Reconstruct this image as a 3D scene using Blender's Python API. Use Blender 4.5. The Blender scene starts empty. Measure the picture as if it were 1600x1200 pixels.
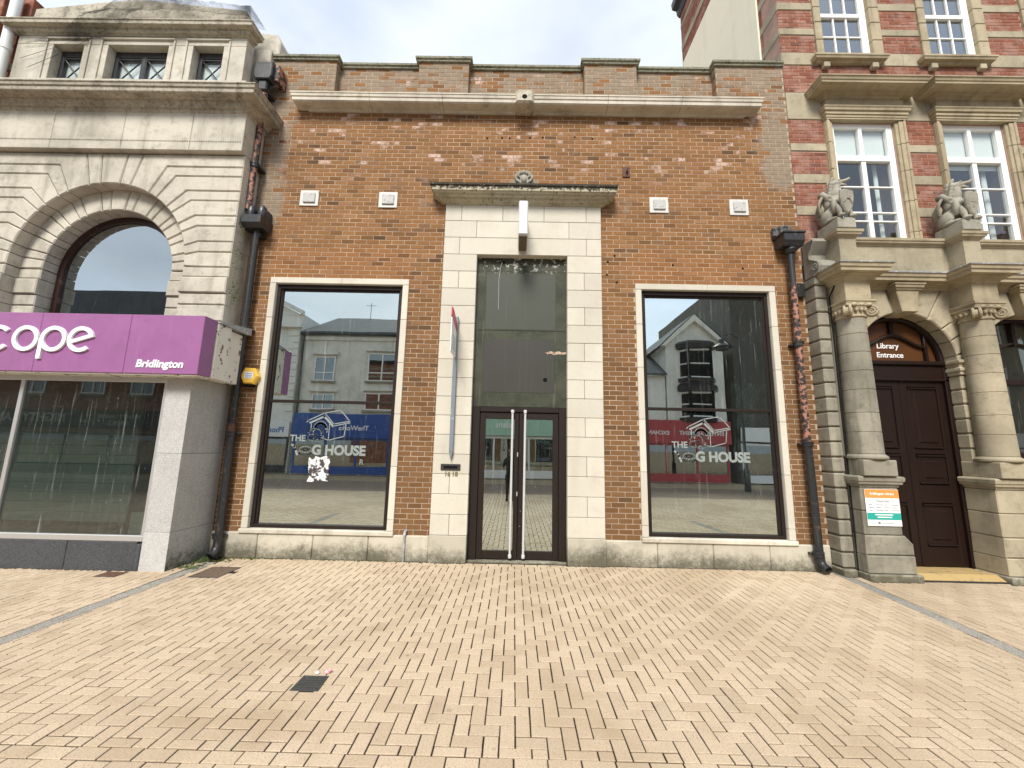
import bpy, bmesh, math, random
from mathutils import Vector, Matrix
random.seed(7)
rnd = random.random
def U(a, b): return a + (b - a) * rnd()
R = math.radians
SC = bpy.context.scene
COL = SC.collection

# ------------------------------------------------------------------ camera
CAM_F, CAM_TH, CAM_RO, CAM_YA = 621.4, .1563, -.0215, -.0084
CAM_C = Vector((0.0, -6.65, 1.8235))
fw = Vector((math.sin(CAM_YA) * math.cos(CAM_TH), math.cos(CAM_YA) * math.cos(CAM_TH), math.sin(CAM_TH)))
r_ = Vector((math.cos(CAM_YA), -math.sin(CAM_YA), 0))
d_ = -r_.cross(fw)
rt = r_ * math.cos(CAM_RO) + d_ * math.sin(CAM_RO)
dn = -r_ * math.sin(CAM_RO) + d_ * math.cos(CAM_RO)
cam = bpy.data.cameras.new('camera')
cam.sensor_width = 36.0
cam.lens = CAM_F * 36.0 / 1600.0
cam.clip_start = 0.05
cam.clip_end = 2000
camo = bpy.data.objects.new('camera', cam)
COL.objects.link(camo)
camo.matrix_world = Matrix(((rt.x, -dn.x, -fw.x, CAM_C.x), (rt.y, -dn.y, -fw.y, CAM_C.y), (rt.z, -dn.z, -fw.z, CAM_C.z), (0, 0, 0, 1)))
SC.camera = camo

# ------------------------------------------------------------------ sky and sun (thin bright cloud, sun behind the camera to the right)
SUN_EL, SUN_AZ = R(46), R(190)
world = bpy.data.worlds.new('World')
SC.world = world
world.use_nodes = True
nt = world.node_tree
nt.nodes.clear()
wo = nt.nodes.new('ShaderNodeOutputWorld')
bg = nt.nodes.new('ShaderNodeBackground')
bg.inputs['Strength'].default_value = 0.1
sky = nt.nodes.new('ShaderNodeTexSky')
sky.sky_type = 'NISHITA'
sky.sun_disc = False
sky.sun_elevation = SUN_EL
sky.sun_rotation = SUN_AZ
sky.air_density = 1.0
sky.dust_density = 2.0
tc = nt.nodes.new('ShaderNodeTexCoord')
mp = nt.nodes.new('ShaderNodeMapping')
mp.inputs['Scale'].default_value = (1.0, 1.0, 2.6)
mp.inputs['Location'].default_value = (0.35, 0.2, 0.1)
nz = nt.nodes.new('ShaderNodeTexNoise')
nz.inputs['Scale'].default_value = 1.9
nz.inputs['Detail'].default_value = 7
nz.inputs['Roughness'].default_value = 0.52
rp = nt.nodes.new('ShaderNodeValToRGB')
rp.color_ramp.elements[0].position = 0.33
rp.color_ramp.elements[0].color = (0.55, 0.55, 0.55, 1)
rp.color_ramp.elements[1].position = 0.56
rp.color_ramp.elements[1].color = (0.94, 0.94, 0.94, 1)
nz2 = nt.nodes.new('ShaderNodeTexNoise')
nz2.inputs['Scale'].default_value = 3.4
nz2.inputs['Detail'].default_value = 6
rp2 = nt.nodes.new('ShaderNodeValToRGB')
rp2.color_ramp.elements[0].position = 0.32
rp2.color_ramp.elements[0].color = (2.45, 2.68, 3.02, 1)
rp2.color_ramp.elements[1].position = 0.62
rp2.color_ramp.elements[1].color = (3.1, 3.3, 3.6, 1)
mx = nt.nodes.new('ShaderNodeMix')
mx.data_type = 'RGBA'
L = nt.links.new
L(tc.outputs['Generated'], mp.inputs['Vector'])
L(mp.outputs['Vector'], nz.inputs['Vector'])
L(mp.outputs['Vector'], nz2.inputs['Vector'])
L(nz.outputs['Fac'], rp.inputs['Fac'])
L(nz2.outputs['Fac'], rp2.inputs['Fac'])
L(rp.outputs['Color'], mx.inputs[0])
L(sky.outputs['Color'], mx.inputs[6])
L(rp2.outputs['Color'], mx.inputs[7])
L(mx.outputs[2], bg.inputs['Color'])
L(bg.outputs['Background'], wo.inputs['Surface'])
sl = bpy.data.lights.new('sun', 'SUN')
sl.energy = 1.5
sl.angle = R(20)
sl.color = (1.0, 0.955, 0.88)
so = bpy.data.objects.new('sun', sl)
COL.objects.link(so)
SV = Vector((math.sin(SUN_AZ) * math.cos(SUN_EL), math.cos(SUN_AZ) * math.cos(SUN_EL), math.sin(SUN_EL)))
so.rotation_euler = SV.to_track_quat('Z', 'Y').to_euler()
so.location = SV * 40
SC.view_settings.view_transform = 'Standard'
SC.view_settings.look = 'None'
SC.view_settings.gamma = 1
SC.view_settings.use_curve_mapping = False
SC.view_settings.exposure = 1.72
SC.render.resolution_x = 1024
SC.render.resolution_y = 768

# ------------------------------------------------------------------ material helper
class M:
    def __init__(s, name):
        s.m = bpy.data.materials.new(name)
        s.m.use_nodes = True
        s.nt = s.m.node_tree
        s.nt.nodes.clear()
        s.o = s.nt.nodes.new('ShaderNodeOutputMaterial')
        s._pos = None
    def n(s, t, ins=None, **props):
        nd = s.nt.nodes.new('ShaderNode' + t)
        for k, v in props.items(): setattr(nd, k, v)
        for k, v in (ins or {}).items():
            if isinstance(v, bpy.types.NodeSocket): s.nt.links.new(v, nd.inputs[k])
            else: nd.inputs[k].default_value = v
        return nd
    @property
    def pos(s):
        if s._pos is None: s._pos = s.n('NewGeometry').outputs['Position']
        return s._pos
    def ma(s, op, a, b=0.0, c=0.0, clamp=False):
        return s.n('Math', {0: a, 1: b, 2: c}, operation=op, use_clamp=clamp).outputs[0]
    def mix(s, f, a, b, t='MIX'):
        def c4(v): return v if isinstance(v, bpy.types.NodeSocket) else (tuple(v) + (1,) if len(v) == 3 else v)
        return s.n('Mix', {0: f, 6: c4(a), 7: c4(b)}, data_type='RGBA', blend_type=t).outputs[2]
    def noise(s, sc, det=4, ro=.55, vec=None, dist=0.0):
        return s.n('TexNoise', {'Vector': vec or s.pos, 'Scale': sc, 'Detail': det, 'Roughness': ro, 'Distortion': dist}).outputs['Fac']
    def scaled(s, v):
        return s.n('Mapping', {'Vector': s.pos, 'Scale': v}).outputs[0]
    def step(s, x, a, b):
        return s.n('MapRange', {0: x, 1: a, 2: b, 3: 0.0, 4: 1.0}, interpolation_type='SMOOTHSTEP').outputs[0]
    def ramp(s, f, els):
        nd = s.n('ValToRGB', {'Fac': f})
        cr = nd.color_ramp
        while len(cr.elements) < len(els): cr.elements.new(.5)
        for e, (p, c) in zip(cr.elements, els):
            e.position = p
            e.color = tuple(c) + (1,) if len(c) == 3 else c
        return nd.outputs['Color']
    def xyz(s):
        nd = s.n('SeparateXYZ', {0: s.pos})
        return nd.outputs
    def bump(s, h, st=.3, d=.01):
        return s.n('Bump', {'Height': h, 'Strength': st, 'Distance': d}).outputs[0]
    def rand(s): return s.n('ObjectInfo').outputs['Random']
    def out(s, col, rough=.8, normal=None, metal=0.0, spec=.3, **kw):
        ins = {'Base Color': col if isinstance(col, bpy.types.NodeSocket) else tuple(col) + (1,), 'Roughness': rough, 'Metallic': metal, 'Specular IOR Level': spec}
        if normal is not None: ins['Normal'] = normal
        ins.update(kw)
        b = s.n('BsdfPrincipled', ins)
        s.nt.links.new(b.outputs[0], s.o.inputs[0])
        return s.m

def stone(name, c, dark=(.16, .14, .11), amt=.5, streak=.35, speck=0, rough=.88, bump=.25, moss=None, vary=.12, blotch=1.6, lichen=0, lz=None):
    m = M(name)
    n1 = m.noise(blotch, 5, .6)
    n2 = m.noise(14, 6, .65)
    st = m.noise(1.0, 5, .6, m.scaled((3.2, 3.2, .34)))
    col = m.mix(m.rand(), [x * (1 - vary) for x in c], [min(1, x * (1 + vary)) for x in c])
    col = m.mix(m.ma('MULTIPLY', m.step(n1, .45, .72), amt), col, [x * .62 + y * .38 for x, y in zip(c, dark)])
    col = m.mix(m.ma('MULTIPLY', m.step(st, .50, .78), streak), col, dark)
    bl = m.noise(.55, 8, .68)
    col = m.mix(m.ma('MULTIPLY', m.step(bl, .47, .66), amt * .9), col, [x * .45 + y * .55 for x, y in zip(c, dark)])
    col = m.mix(m.ma('MULTIPLY', m.step(n2, .55, .8), amt * .6), col, dark)
    n3 = m.noise(4.2, 10, .76)
    col = m.mix(m.ma('MULTIPLY', m.step(n3, .51, .68), amt * .75), col, [x * .3 + y * .7 for x, y in zip(c, dark)])
    if lichen:
        l = m.noise(22, 7, .7)
        lf = m.step(l, .5, .62)
        if lz:
            lf = m.ma('MULTIPLY', m.step(m.ma('ADD', l, m.ma('MULTIPLY', m.step(m.xyz()[2], lz[0], lz[1]), .22)), .56, .64), 1.0)
        col = m.mix(m.ma('MULTIPLY', lf, lichen), col, (.028, .026, .020))
    if speck:
        v = m.n('TexVoronoi', {'Vector': m.pos, 'Scale': 230.0}).outputs['Color']
        f = m.n('SeparateColor', {0: v}).outputs[0]
        col = m.mix(m.ma('MULTIPLY', m.step(f, .55, .9), speck), col, (.07, .07, .07))
        col = m.mix(m.ma('MULTIPLY', m.step(f, .3, .05), speck), col, (.8, .8, .78))
    if moss:
        z0, z1, mc, ms = moss
        z = m.xyz()[2]
        f = m.ma('ADD', m.step(z, z1, z0), m.ma('ADD', m.ma('MULTIPLY', m.ma('SUBTRACT', m.noise(1.1, 3, .5), .5), 1.3), m.ma('MULTIPLY', m.ma('SUBTRACT', m.noise(13, 10, .75), .5), 1.5)))
        f = m.ma('MULTIPLY', m.step(f, .25, 1.15), ms)
        col = m.mix(f, col, mc)
    h = m.ma('ADD', m.noise(60, 5, .7), m.ma('MULTIPLY', m.noise(9, 4, .6), 1.2))
    return m.out(col, rough, m.bump(h, bump, .008), spec=.2)

def paint(name, c, rough=.45, wear=0, wearc=(.3, .3, .3), var=.1, spec=.4, metal=0, sc=9, bump=.05, streak=0, streakc=(.3, .3, .3)):
    m = M(name)
    n1 = m.noise(3.0, 4)
    col = m.mix(n1, [x * (1 - var) for x in c], [min(1, x * (1 + var)) for x in c])
    if wear:
        w = m.noise(sc, 7, .68)
        col = m.mix(m.step(w, .62 - wear * .25, .66 - wear * .25), col, wearc)
    if streak:
        st = m.noise(1.0, 5, .65, m.scaled((30, 30, 1.2)))
        col = m.mix(m.ma('MULTIPLY', m.step(st, .55, .75), streak), col, streakc)
    return m.out(col, rough, m.bump(m.noise(40, 4), bump, .004), metal=metal, spec=spec)

# ------------------------------------------------------------------ geometry helper
class MB:
    def __init__(s): s.v, s.f, s.t = [], [], []
    def add(s, vs, fs, t=0.0):
        o = len(s.v)
        s.v += [tuple(p) for p in vs]
        s.f += [tuple(i + o for i in f) for f in fs]
        s.t += [t] * len(fs)
        return s
    def box(s, x0, x1, y0, y1, z0, z1, t=0.0):
        return s.add([(x0, y0, z0), (x1, y0, z0), (x1, y1, z0), (x0, y1, z0), (x0, y0, z1), (x1, y0, z1), (x1, y1, z1), (x0, y1, z1)],
                     [(3, 2, 1, 0), (4, 5, 6, 7), (0, 1, 5, 4), (1, 2, 6, 5), (2, 3, 7, 6), (3, 0, 4, 7)], t)
    def cbox(s, x0, x1, y0, y1, z0, z1, b=.01, t=0.0):
        b = min(b, (x1 - x0) * .45, (y1 - y0) * .45, (z1 - z0) * .45)
        vs, idx = [], {}
        for i, X in enumerate((x0, x1)):
            for j, Y in enumerate((y0, y1)):
                for k, Z in enumerate((z0, z1)):
                    sx, sy, sz = (b if i == 0 else -b), (b if j == 0 else -b), (b if k == 0 else -b)
                    for a in range(3):
                        idx[(i, j, k, a)] = len(vs)
                        vs.append((X + (0 if a == 0 else sx), Y + (0 if a == 1 else sy), Z + (0 if a == 2 else sz)))
        g = lambda i, j, k, a: idx[(i, j, k, a)]
        fs = [(g(0, 0, 0, 0), g(0, 0, 1, 0), g(0, 1, 1, 0), g(0, 1, 0, 0)), (g(1, 0, 0, 0), g(1, 1, 0, 0), g(1, 1, 1, 0), g(1, 0, 1, 0)),
              (g(0, 0, 0, 1), g(1, 0, 0, 1), g(1, 0, 1, 1), g(0, 0, 1, 1)), (g(0, 1, 0, 1), g(0, 1, 1, 1), g(1, 1, 1, 1), g(1, 1, 0, 1)),
              (g(0, 0, 0, 2), g(0, 1, 0, 2), g(1, 1, 0, 2), g(1, 0, 0, 2)), (g(0, 0, 1, 2), g(1, 0, 1, 2), g(1, 1, 1, 2), g(0, 1, 1, 2))]
        for k in (0, 1):
            for j in (0, 1): fs.append((g(0, j, k, 1), g(1, j, k, 1), g(1, j, k, 2), g(0, j, k, 2)))
            for i in (0, 1): fs.append((g(i, 0, k, 0), g(i, 1, k, 0), g(i, 1, k, 2), g(i, 0, k, 2)))
        for i in (0, 1):
            for j in (0, 1): fs.append((g(i, j, 0, 0), g(i, j, 1, 0), g(i, j, 1, 1), g(i, j, 0, 1)))
        for i in (0, 1):
            for j in (0, 1):
                for k in (0, 1): fs.append((g(i, j, k, 0), g(i, j, k, 1), g(i, j, k, 2)))
        return s.add(vs, fs, t)
    def brick(s, x0, x1, z0, z1, yf, yb, b=.004, t=0.0):      # block with a chamfered front, open back
        return s.add([(x0 + b, yf, z0 + b), (x1 - b, yf, z0 + b), (x1 - b, yf, z1 - b), (x0 + b, yf, z1 - b),
                      (x0, yf + b, z0), (x1, yf + b, z0), (x1, yf + b, z1), (x0, yf + b, z1),
                      (x0, yb, z0), (x1, yb, z0), (x1, yb, z1), (x0, yb, z1)],
                     [(0, 1, 2, 3), (4, 5, 1, 0), (5, 6, 2, 1), (6, 7, 3, 2), (7, 4, 0, 3), (8, 9, 5, 4), (9, 10, 6, 5), (10, 11, 7, 6), (11, 8, 4, 7)], t)
    def prism(s, poly, yf, yb, b=.012, axis='Y', t=0.0, back=False):  # poly (x,z), front at yf
        a = sum(poly[i][0] * poly[(i + 1) % len(poly)][1] - poly[(i + 1) % len(poly)][0] * poly[i][1] for i in range(len(poly)))
        if a < 0: poly = poly[::-1]
        n = len(poly)
        sg = 1 if yb > yf else -1
        fr = inset(poly, b) if b else poly
        P = (lambda p, y: (p[0], y, p[1])) if axis == 'Y' else ((lambda p, y: (p[0], p[1], y)) if axis == 'Z' else (lambda p, y: (y, p[0], p[1])))
        vs = [P(p, yf) for p in fr] + [P(p, yf + sg * b) for p in poly] + [P(p, yb) for p in poly]
        fs = [tuple(range(n))]
        for i in range(n):
            j = (i + 1) % n
            fs += [(n + i, n + j, j, i), (2 * n + i, 2 * n + j, n + j, n + i)]
        if back: fs.append(tuple(2 * n + i for i in range(n))[::-1])
        return s.add(vs, fs, t)
    def sweep(s, path, prof, t=0.0, caps=True):    # prof (out, z), path xy with outward side on the right
        n = len(path)
        ms = []
        for i in range(n):
            ns = []
            for a, b in ((i - 1, i), (i, i + 1)):
                if a < 0 or b >= n: continue
                dx, dy = path[b][0] - path[a][0], path[b][1] - path[a][1]
                l = math.hypot(dx, dy)
                ns.append((dy / l, -dx / l))
            if len(ns) == 1: ms.append(ns[0])
            else:
                q = 1 + ns[0][0] * ns[1][0] + ns[0][1] * ns[1][1]
                ms.append(((ns[0][0] + ns[1][0]) / q, (ns[0][1] + ns[1][1]) / q))
        k = len(prof)
        vs = [(p[0] + m[0] * o, p[1] + m[1] * o, z) for p, m in zip(path, ms) for o, z in prof]
        fs = [(i * k + j, (i + 1) * k + j, (i + 1) * k + j + 1, i * k + j + 1) for i in range(n - 1) for j in range(k - 1)]
        if caps: fs += [tuple(range(k))[::-1], tuple((n - 1) * k + j for j in range(k))]
        return s.add(vs, fs, t)
    def tube(s, pts, rad, n=14, t=0.0, caps=True):
        pts = [Vector(p) for p in pts]
        if not isinstance(rad, (list, tuple)): rad = [rad] * len(pts)
        vs, fs = [], []
        up = None
        for i, p in enumerate(pts):
            d = (pts[min(i + 1, len(pts) - 1)] - pts[max(i - 1, 0)]).normalized()
            if up is None: up = Vector((0, 0, 1)) if abs(d.z) < .9 else Vector((0, 1, 0))
            a = d.cross(up).normalized()
            b = d.cross(a).normalized()
            up = -b if (-b).dot(up) > b.dot(up) else b
            b = d.cross(a).normalized()
            for k in range(n):
                q = 2 * math.pi * k / n
                vs.append(p + (a * math.cos(q) + b * math.sin(q)) * rad[i])
        for i in range(len(pts) - 1):
            for k in range(n):
                l = (k + 1) % n
                fs.append((i * n + k, i * n + l, (i + 1) * n + l, (i + 1) * n + k))
        if caps: fs += [tuple(range(n))[::-1], tuple((len(pts) - 1) * n + k for k in range(n))]
        return s.add(vs, fs, t)
    def lathe(s, prof, c, n=32, a0=0, a1=2 * math.pi, t=0.0, axis='Z'):
        vs, fs = [], []
        full = abs(a1 - a0 - 2 * math.pi) < 1e-6
        m = n if full else n + 1
        for r, z in prof:
            for k in range(m):
                q = a0 + (a1 - a0) * k / n
                if axis == 'Z': vs.append((c[0] + r * math.cos(q), c[1] + r * math.sin(q), c[2] + z))
                else: vs.append((c[0] + r * math.cos(q), c[1] + z, c[2] + r * math.sin(q)))
        for i in range(len(prof) - 1):
            for k in range(n):
                l = (k + 1) % m
                fs.append((i * m + k, i * m + l, (i + 1) * m + l, (i + 1) * m + k))
        return s.add(vs, fs, t)
    def ball(s, c, rx, ry=None, rz=None, seg=14, ring=9, rot=None):
        ry = ry or rx
        rz = rz or rx
        vs, fs = [], []
        for i in range(ring + 1):
            a = math.pi * i / ring
            for k in range(seg):
                q = 2 * math.pi * k / seg
                p = Vector((rx * math.sin(a) * math.cos(q), ry * math.sin(a) * math.sin(q), rz * math.cos(a)))
                if rot: p = rot @ p
                vs.append(p + Vector(c))
        for i in range(ring):
            for k in range(seg):
                l = (k + 1) % seg
                fs.append((i * seg + k, (i + 1) * seg + k, (i + 1) * seg + l, i * seg + l))
        return s.add(vs, fs)

def inset(poly, d):
    n = len(poly)
    out = []
    for i in range(n):
        p0, p1, p2 = poly[i - 1], poly[i], poly[(i + 1) % n]
        def nrm(a, b):
            dx, dy = b[0] - a[0], b[1] - a[1]
            l = math.hypot(dx, dy) or 1
            return (-dy / l, dx / l)
        a, b = nrm(p0, p1), nrm(p1, p2)
        q = max(.3, 1 + a[0] * b[0] + a[1] * b[1])
        out.append((p1[0] + (a[0] + b[0]) / q * d, p1[1] + (a[1] + b[1]) / q * d))
    return out

def ccw(poly):
    a = sum(poly[i][0] * poly[(i + 1) % len(poly)][1] - poly[(i + 1) % len(poly)][0] * poly[i][1] for i in range(len(poly)))
    return poly if a > 0 else poly[::-1]

def clip(poly, a, b, c):      # keep a*x+b*y<=c
    out = []
    for i in range(len(poly)):
        p, q = poly[i], poly[(i + 1) % len(poly)]
        dp, dq = a * p[0] + b * p[1] - c, a * q[0] + b * q[1] - c
        if dp <= 0: out.append(p)
        if dp * dq < 0:
            k = dp / (dp - dq)
            out.append((p[0] + (q[0] - p[0]) * k, p[1] + (q[1] - p[1]) * k))
    return out

WL = {}
def root(name, loc, label, cat, group=None):
    o = bpy.data.objects.new(name, None)
    o.empty_display_size = .2
    COL.objects.link(o)
    o.location = loc
    WL[o] = Vector(loc)
    return tag(o, label, cat, group)
def tag(o, label=None, cat=None, group=None, kind=None):
    if label: o['label'] = label
    if cat: o['category'] = cat
    if group: o['group'] = group
    if kind: o['kind'] = kind
    return o
def obj(name, mb, mat, parent=None, smooth=None, tint=False, kind=None, label=None):
    if isinstance(mb, bpy.types.Mesh):
        me, c = mb, Vector((0, 0, 0))
    else:
        xs = [p[0] for p in mb.v]; ys = [p[1] for p in mb.v]; zs = [p[2] for p in mb.v]
        c = Vector(((min(xs) + max(xs)) / 2, (min(ys) + max(ys)) / 2, min(zs)))
        me = bpy.data.meshes.new(name)
        me.from_pydata([(p[0] - c.x, p[1] - c.y, p[2] - c.z) for p in mb.v], [], mb.f)
        if tint:
            at = me.attributes.new('tint', 'FLOAT', 'FACE')
            at.data.foreach_set('value', mb.t)
        bm = bmesh.new()
        bm.from_mesh(me)
        bmesh.ops.recalc_face_normals(bm, faces=bm.faces)
        bm.to_mesh(me)
        bm.free()
        if smooth:
            me.polygons.foreach_set('use_smooth', [True] * len(me.polygons))
            me.set_sharp_from_angle(angle=R(smooth))
    if mat and not me.materials: me.materials.append(mat)
    o = bpy.data.objects.new(name, me)
    COL.objects.link(o)
    o.location = c
    WL[o] = c.copy()
    if parent:
        o.parent = parent
        o.location = c - WL[parent]
    if kind: o['kind'] = kind
    if label: o['label'] = label
    return o
def put(name, me, loc, parent):          # a further piece that shares a mesh
    o = bpy.data.objects.new(name, me)
    COL.objects.link(o)
    o.parent = parent
    WL[o] = Vector(loc)
    o.location = Vector(loc) - WL[parent]
    return o
def textmesh(body, width=None, height=None, ext=.004, bold=0.0, shear=0.0, spacing=1.0):
    cu = bpy.data.curves.new('lettering', 'FONT')
    cu.body = body
    cu.size = 1
    cu.extrude = 0.0
    cu.offset = bold
    cu.shear = shear
    cu.space_character = spacing
    cu.align_x = 'LEFT'
    cu.resolution_u = 4
    cu.extrude = .02
    ob = bpy.data.objects.new('lettering', cu)
    me = bpy.data.meshes.new_from_object(ob)
    bpy.data.objects.remove(ob)
    xs = [v.co.x for v in me.vertices]; ys = [v.co.y for v in me.vertices]
    w, h = max(xs) - min(xs), max(ys) - min(ys)
    k = width / w if width else height / h
    kz = height / h if (width and height) else k
    x0, y0 = min(xs), min(ys)
    mb = MB()
    mb.v = [((v.co.x - x0) * k, -ext if v.co.z > 0 else ext, (v.co.y - y0) * kz) for v in me.vertices]
    mb.f = [tuple(p.vertices) for p in me.polygons]
    mb.t = [0] * len(mb.f)
    bpy.data.meshes.remove(me)
    return mb
def xf(mb, fn):
    mb.v = [tuple(fn(*p)) for p in mb.v]
    return mb
def text(name, body, x, y, z, mat, parent, width=None, height=None, ext=.004, face=-1, **k):   # face -1: read from -Y, +1: read from +Y
    mb = textmesh(body, width, height, ext, **k)
    if face < 0: xf(mb, lambda a, b, c: (x + a, y + b, z + c))
    else: xf(mb, lambda a, b, c: (x - a, y - b, z + c))
    return obj(name, mb, mat, parent)
def split(x0, x1, z0, z1, holes):
    zs = sorted({z0, z1, *[h for a in holes for h in a[2:] if z0 < h < z1]})
    out = []
    for a, b in zip(zs, zs[1:]):
        m = (a + b) / 2
        cur = x0
        for h in sorted(h for h in holes if h[2] < m < h[3]):
            if h[0] > cur: out.append((cur, min(h[0], x1), a, b))
            cur = max(cur, h[1])
        if cur < x1: out.append((cur, x1, a, b))
    return out
def px_area(x, y, z, w, h):
    v = Vector((x, y, z)) - CAM_C
    zc = v.dot(fw)
    return w * h * (CAM_F / zc) ** 2 * abs(v.normalized().y)

# ------------------------------------------------------------------ materials
BZ, BC, BW = .39, .0829, .227        # brick base height, course, stretcher module
def brick_mat(name, cols, z0, c, w, off=0.0, main=False, grey=0.0, pale=.97, palec=(.62, .47, .40)):
    m = M(name)
    x, y, z = m.xyz()
    row = m.ma('FLOOR', m.ma('DIVIDE', m.ma('SUBTRACT', z, z0), c))
    par = m.ma('MODULO', m.ma('ADD', row, 1000.0), 2.0)
    u = m.ma('ADD', m.ma('DIVIDE', m.ma('SUBTRACT', x, off), w), m.ma('MULTIPLY', par, .5))
    cell = m.n('CombineXYZ', {0: m.ma('FLOOR', u), 1: row}).outputs[0]
    wn = m.n('TexWhiteNoise', {'Vector': cell}, noise_dimensions='3D').outputs
    col = m.ramp(wn['Value'], cols)
    n1 = m.noise(34, 5, .65)
    col = m.mix(m.ma('MULTIPLY', m.step(n1, .4, .75), .4), col, [a * .6 for a in cols[0][1]])
    big = m.noise(.9, 4, .6)
    col = m.mix(m.ma('MULTIPLY', m.step(big, .42, .68), .35), col, [a * .7 for a in cols[1][1]])
    sep = m.n('SeparateColor', {0: wn['Color']}).outputs
    if main:
        # rebuilt redder courses above the two shop windows
        ax = m.ma('ABSOLUTE', m.ma('SUBTRACT', m.ma('ABSOLUTE', m.ma('ADD', x, -.07)), 3.2))
        f = m.ma('MULTIPLY', m.ma('LESS_THAN', ax, 1.25), m.ma('MULTIPLY', m.ma('GREATER_THAN', z, 4.6), m.ma('LESS_THAN', z, 5.27)))
        col = m.mix(m.ma('MULTIPLY', f, .28), col, (.29, .12, .045))
        # darker, browner brickwork below about window head height
        lo = m.step(m.ma('ADD', z, m.ma('MULTIPLY', m.noise(1.3, 3), .9)), 5.3, 3.6)
        col = m.mix(m.ma('MULTIPLY', lo, .42), col, (.105, .066, .036))
        # spalled and paint-splashed bricks high on the wall
        zz = m.ma('MULTIPLY', m.step(z, 6.4, 7.2), m.step(m.noise(2.2, 4, .6), .48, .62))
        pl = m.ma('MULTIPLY', m.step(sep[1], .72, .80), zz)
        pl = m.ma('MULTIPLY', pl, m.step(m.noise(28, 5, .7), .36, .52))
        col = m.mix(m.ma('MULTIPLY', pl, .75), col, (.66, .50, .43))
        # grey rain staining at the wall's ends, over the parapet and round the ornament
        e1 = m.ma('MULTIPLY', m.step(x, -4.05, -4.6), m.step(z, 5.2, 5.9))
        e2 = m.ma('MULTIPLY', m.step(x, 4.15, 4.75), m.step(z, 6.2, 7.0))
        e3 = m.step(z, 8.0, 8.2)
        dx = m.ma('ABSOLUTE', m.ma('SUBTRACT', x, .08))
        e4 = m.ma('MULTIPLY', m.step(m.ma('ADD', dx, m.ma('MULTIPLY', m.ma('SUBTRACT', z, 6.4), 1.6)), .75, .55), m.step(z, 6.3, 6.35))
        e5 = m.ma('MULTIPLY', m.step(m.ma('ABSOLUTE', m.ma('SUBTRACT', dx, 1.75)), .35, .1), m.ma('MULTIPLY', m.step(z, 5.85, 6.1), m.step(z, 6.6, 6.3)))
        e = m.ma('MAXIMUM', m.ma('MAXIMUM', e1, e2), m.ma('MAXIMUM', m.ma('MULTIPLY', e3, .82), m.ma('MAXIMUM', e4, m.ma('MULTIPLY', e5, .5))))
        e = m.ma('ADD', e, m.ma('MULTIPLY', m.ma('SUBTRACT', m.noise(2.6, 7, .68), .5), 2.3))
        e = m.ma('SUBTRACT', e, m.ma('MULTIPLY', m.step(sep[2], .7, .95), .7))
        col = m.mix(m.ma('MULTIPLY', m.step(e, .3, .8), .8), col, m.mix(m.noise(7, 6, .7), (.13, .10, .07), (.36, .31, .24)))
    else:
        g = m.noise(2.6, 6, .66)
        col = m.mix(m.ma('MULTIPLY', m.step(g, .46, .60), grey), col, (.56, .43, .37))
        col = m.mix(m.ma('MULTIPLY', m.step(m.noise(4, 8, .75, m.scaled((1, 1, 2.5))), .56, .64), .8), col, (.045, .03, .028))
    bp = m.bump(m.ma('ADD', m.noise(70, 5, .7), m.ma('MULTIPLY', n1, .8)), .5, .006)
    return m.out(col, .9, bp, spec=.15)
def mortar_mat(name, c, c2):
    m = M(name)
    col = m.mix(m.step(m.noise(2.2, 6, .65), .35, .65), c, c2)
    return m.out(col, .95, m.bump(m.noise(90, 4), .4, .004), spec=.1)

ORB = [(0, (.155, .077, .032)), (.2, (.225, .112, .045)), (.5, (.272, .137, .056)), (.75, (.238, .117, .048)), (.9, (.30, .162, .08)), (1, (.09, .05, .026))]
MT = {}
MT['brick'] = brick_mat('orange_brown_brick', ORB, BZ, BC, BW, main=True)
MT['mortar'] = mortar_mat('cream_mortar', (.47, .365, .265), (.30, .235, .175))
RDB = [(0, (.20, .068, .042)), (.35, (.265, .098, .058)), (.7, (.225, .085, .053)), (.9, (.31, .15, .10)), (1, (.11, .045, .036))]
MT['lbrick'] = brick_mat('red_library_brick', RDB, 5.7, .0745, .232, grey=.22)
MT['lmortar'] = mortar_mat('grey_pink_mortar', (.42, .27, .21), (.30, .21, .17))
MT['lime'] = stone('pale_limestone', (.555, .525, .445), (.27, .235, .17), .26, .15, vary=.07, bump=.12)
MT['limebase'] = stone('limestone_plinth', (.50, .465, .38), (.10, .095, .06), .35, .25, moss=(-.02, .46, (.075, .07, .042), .88), bump=.3)
MT['corn'] = stone('stained_limestone_cornice', (.60, .555, .46), (.085, .065, .045), .6, .45, bump=.35)
MT['cope'] = stone('grey_green_coping_stone', (.25, .245, .18), (.05, .05, .035), .6, .4, bump=.5, lichen=.65)
MT['canopy'] = stone('lichen_blackened_stone', (.46, .42, .31), (.06, .05, .03), .5, .5, bump=.5, lichen=.92, lz=(6.25, 6.36))
MT['scope'] = stone('weathered_cream_ashlar', (.52, .485, .405), (.09, .08, .055), .75, .5, bump=.35, vary=.06)
MT['scopedark'] = stone('rain_blackened_ashlar', (.45, .41, .325), (.04, .035, .024), .8, .75, bump=.45, lichen=.4)
MT['granite'] = stone('pale_speckled_granite', (.46, .455, .44), (.17, .17, .16), .35, .30, speck=.45, rough=.6, bump=.06)
MT['granite_mossy'] = stone('mossy_speckled_granite', (.43, .425, .40), (.13, .13, .11), .4, .35, speck=.4, rough=.65, bump=.08, moss=(-.05, .62, (.028, .036, .010), .95))
MT['dgranite'] = stone('black_granite', (.058, .062, .070), (.02, .02, .02), .2, .2, speck=.12, rough=.35, bump=.05)
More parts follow.
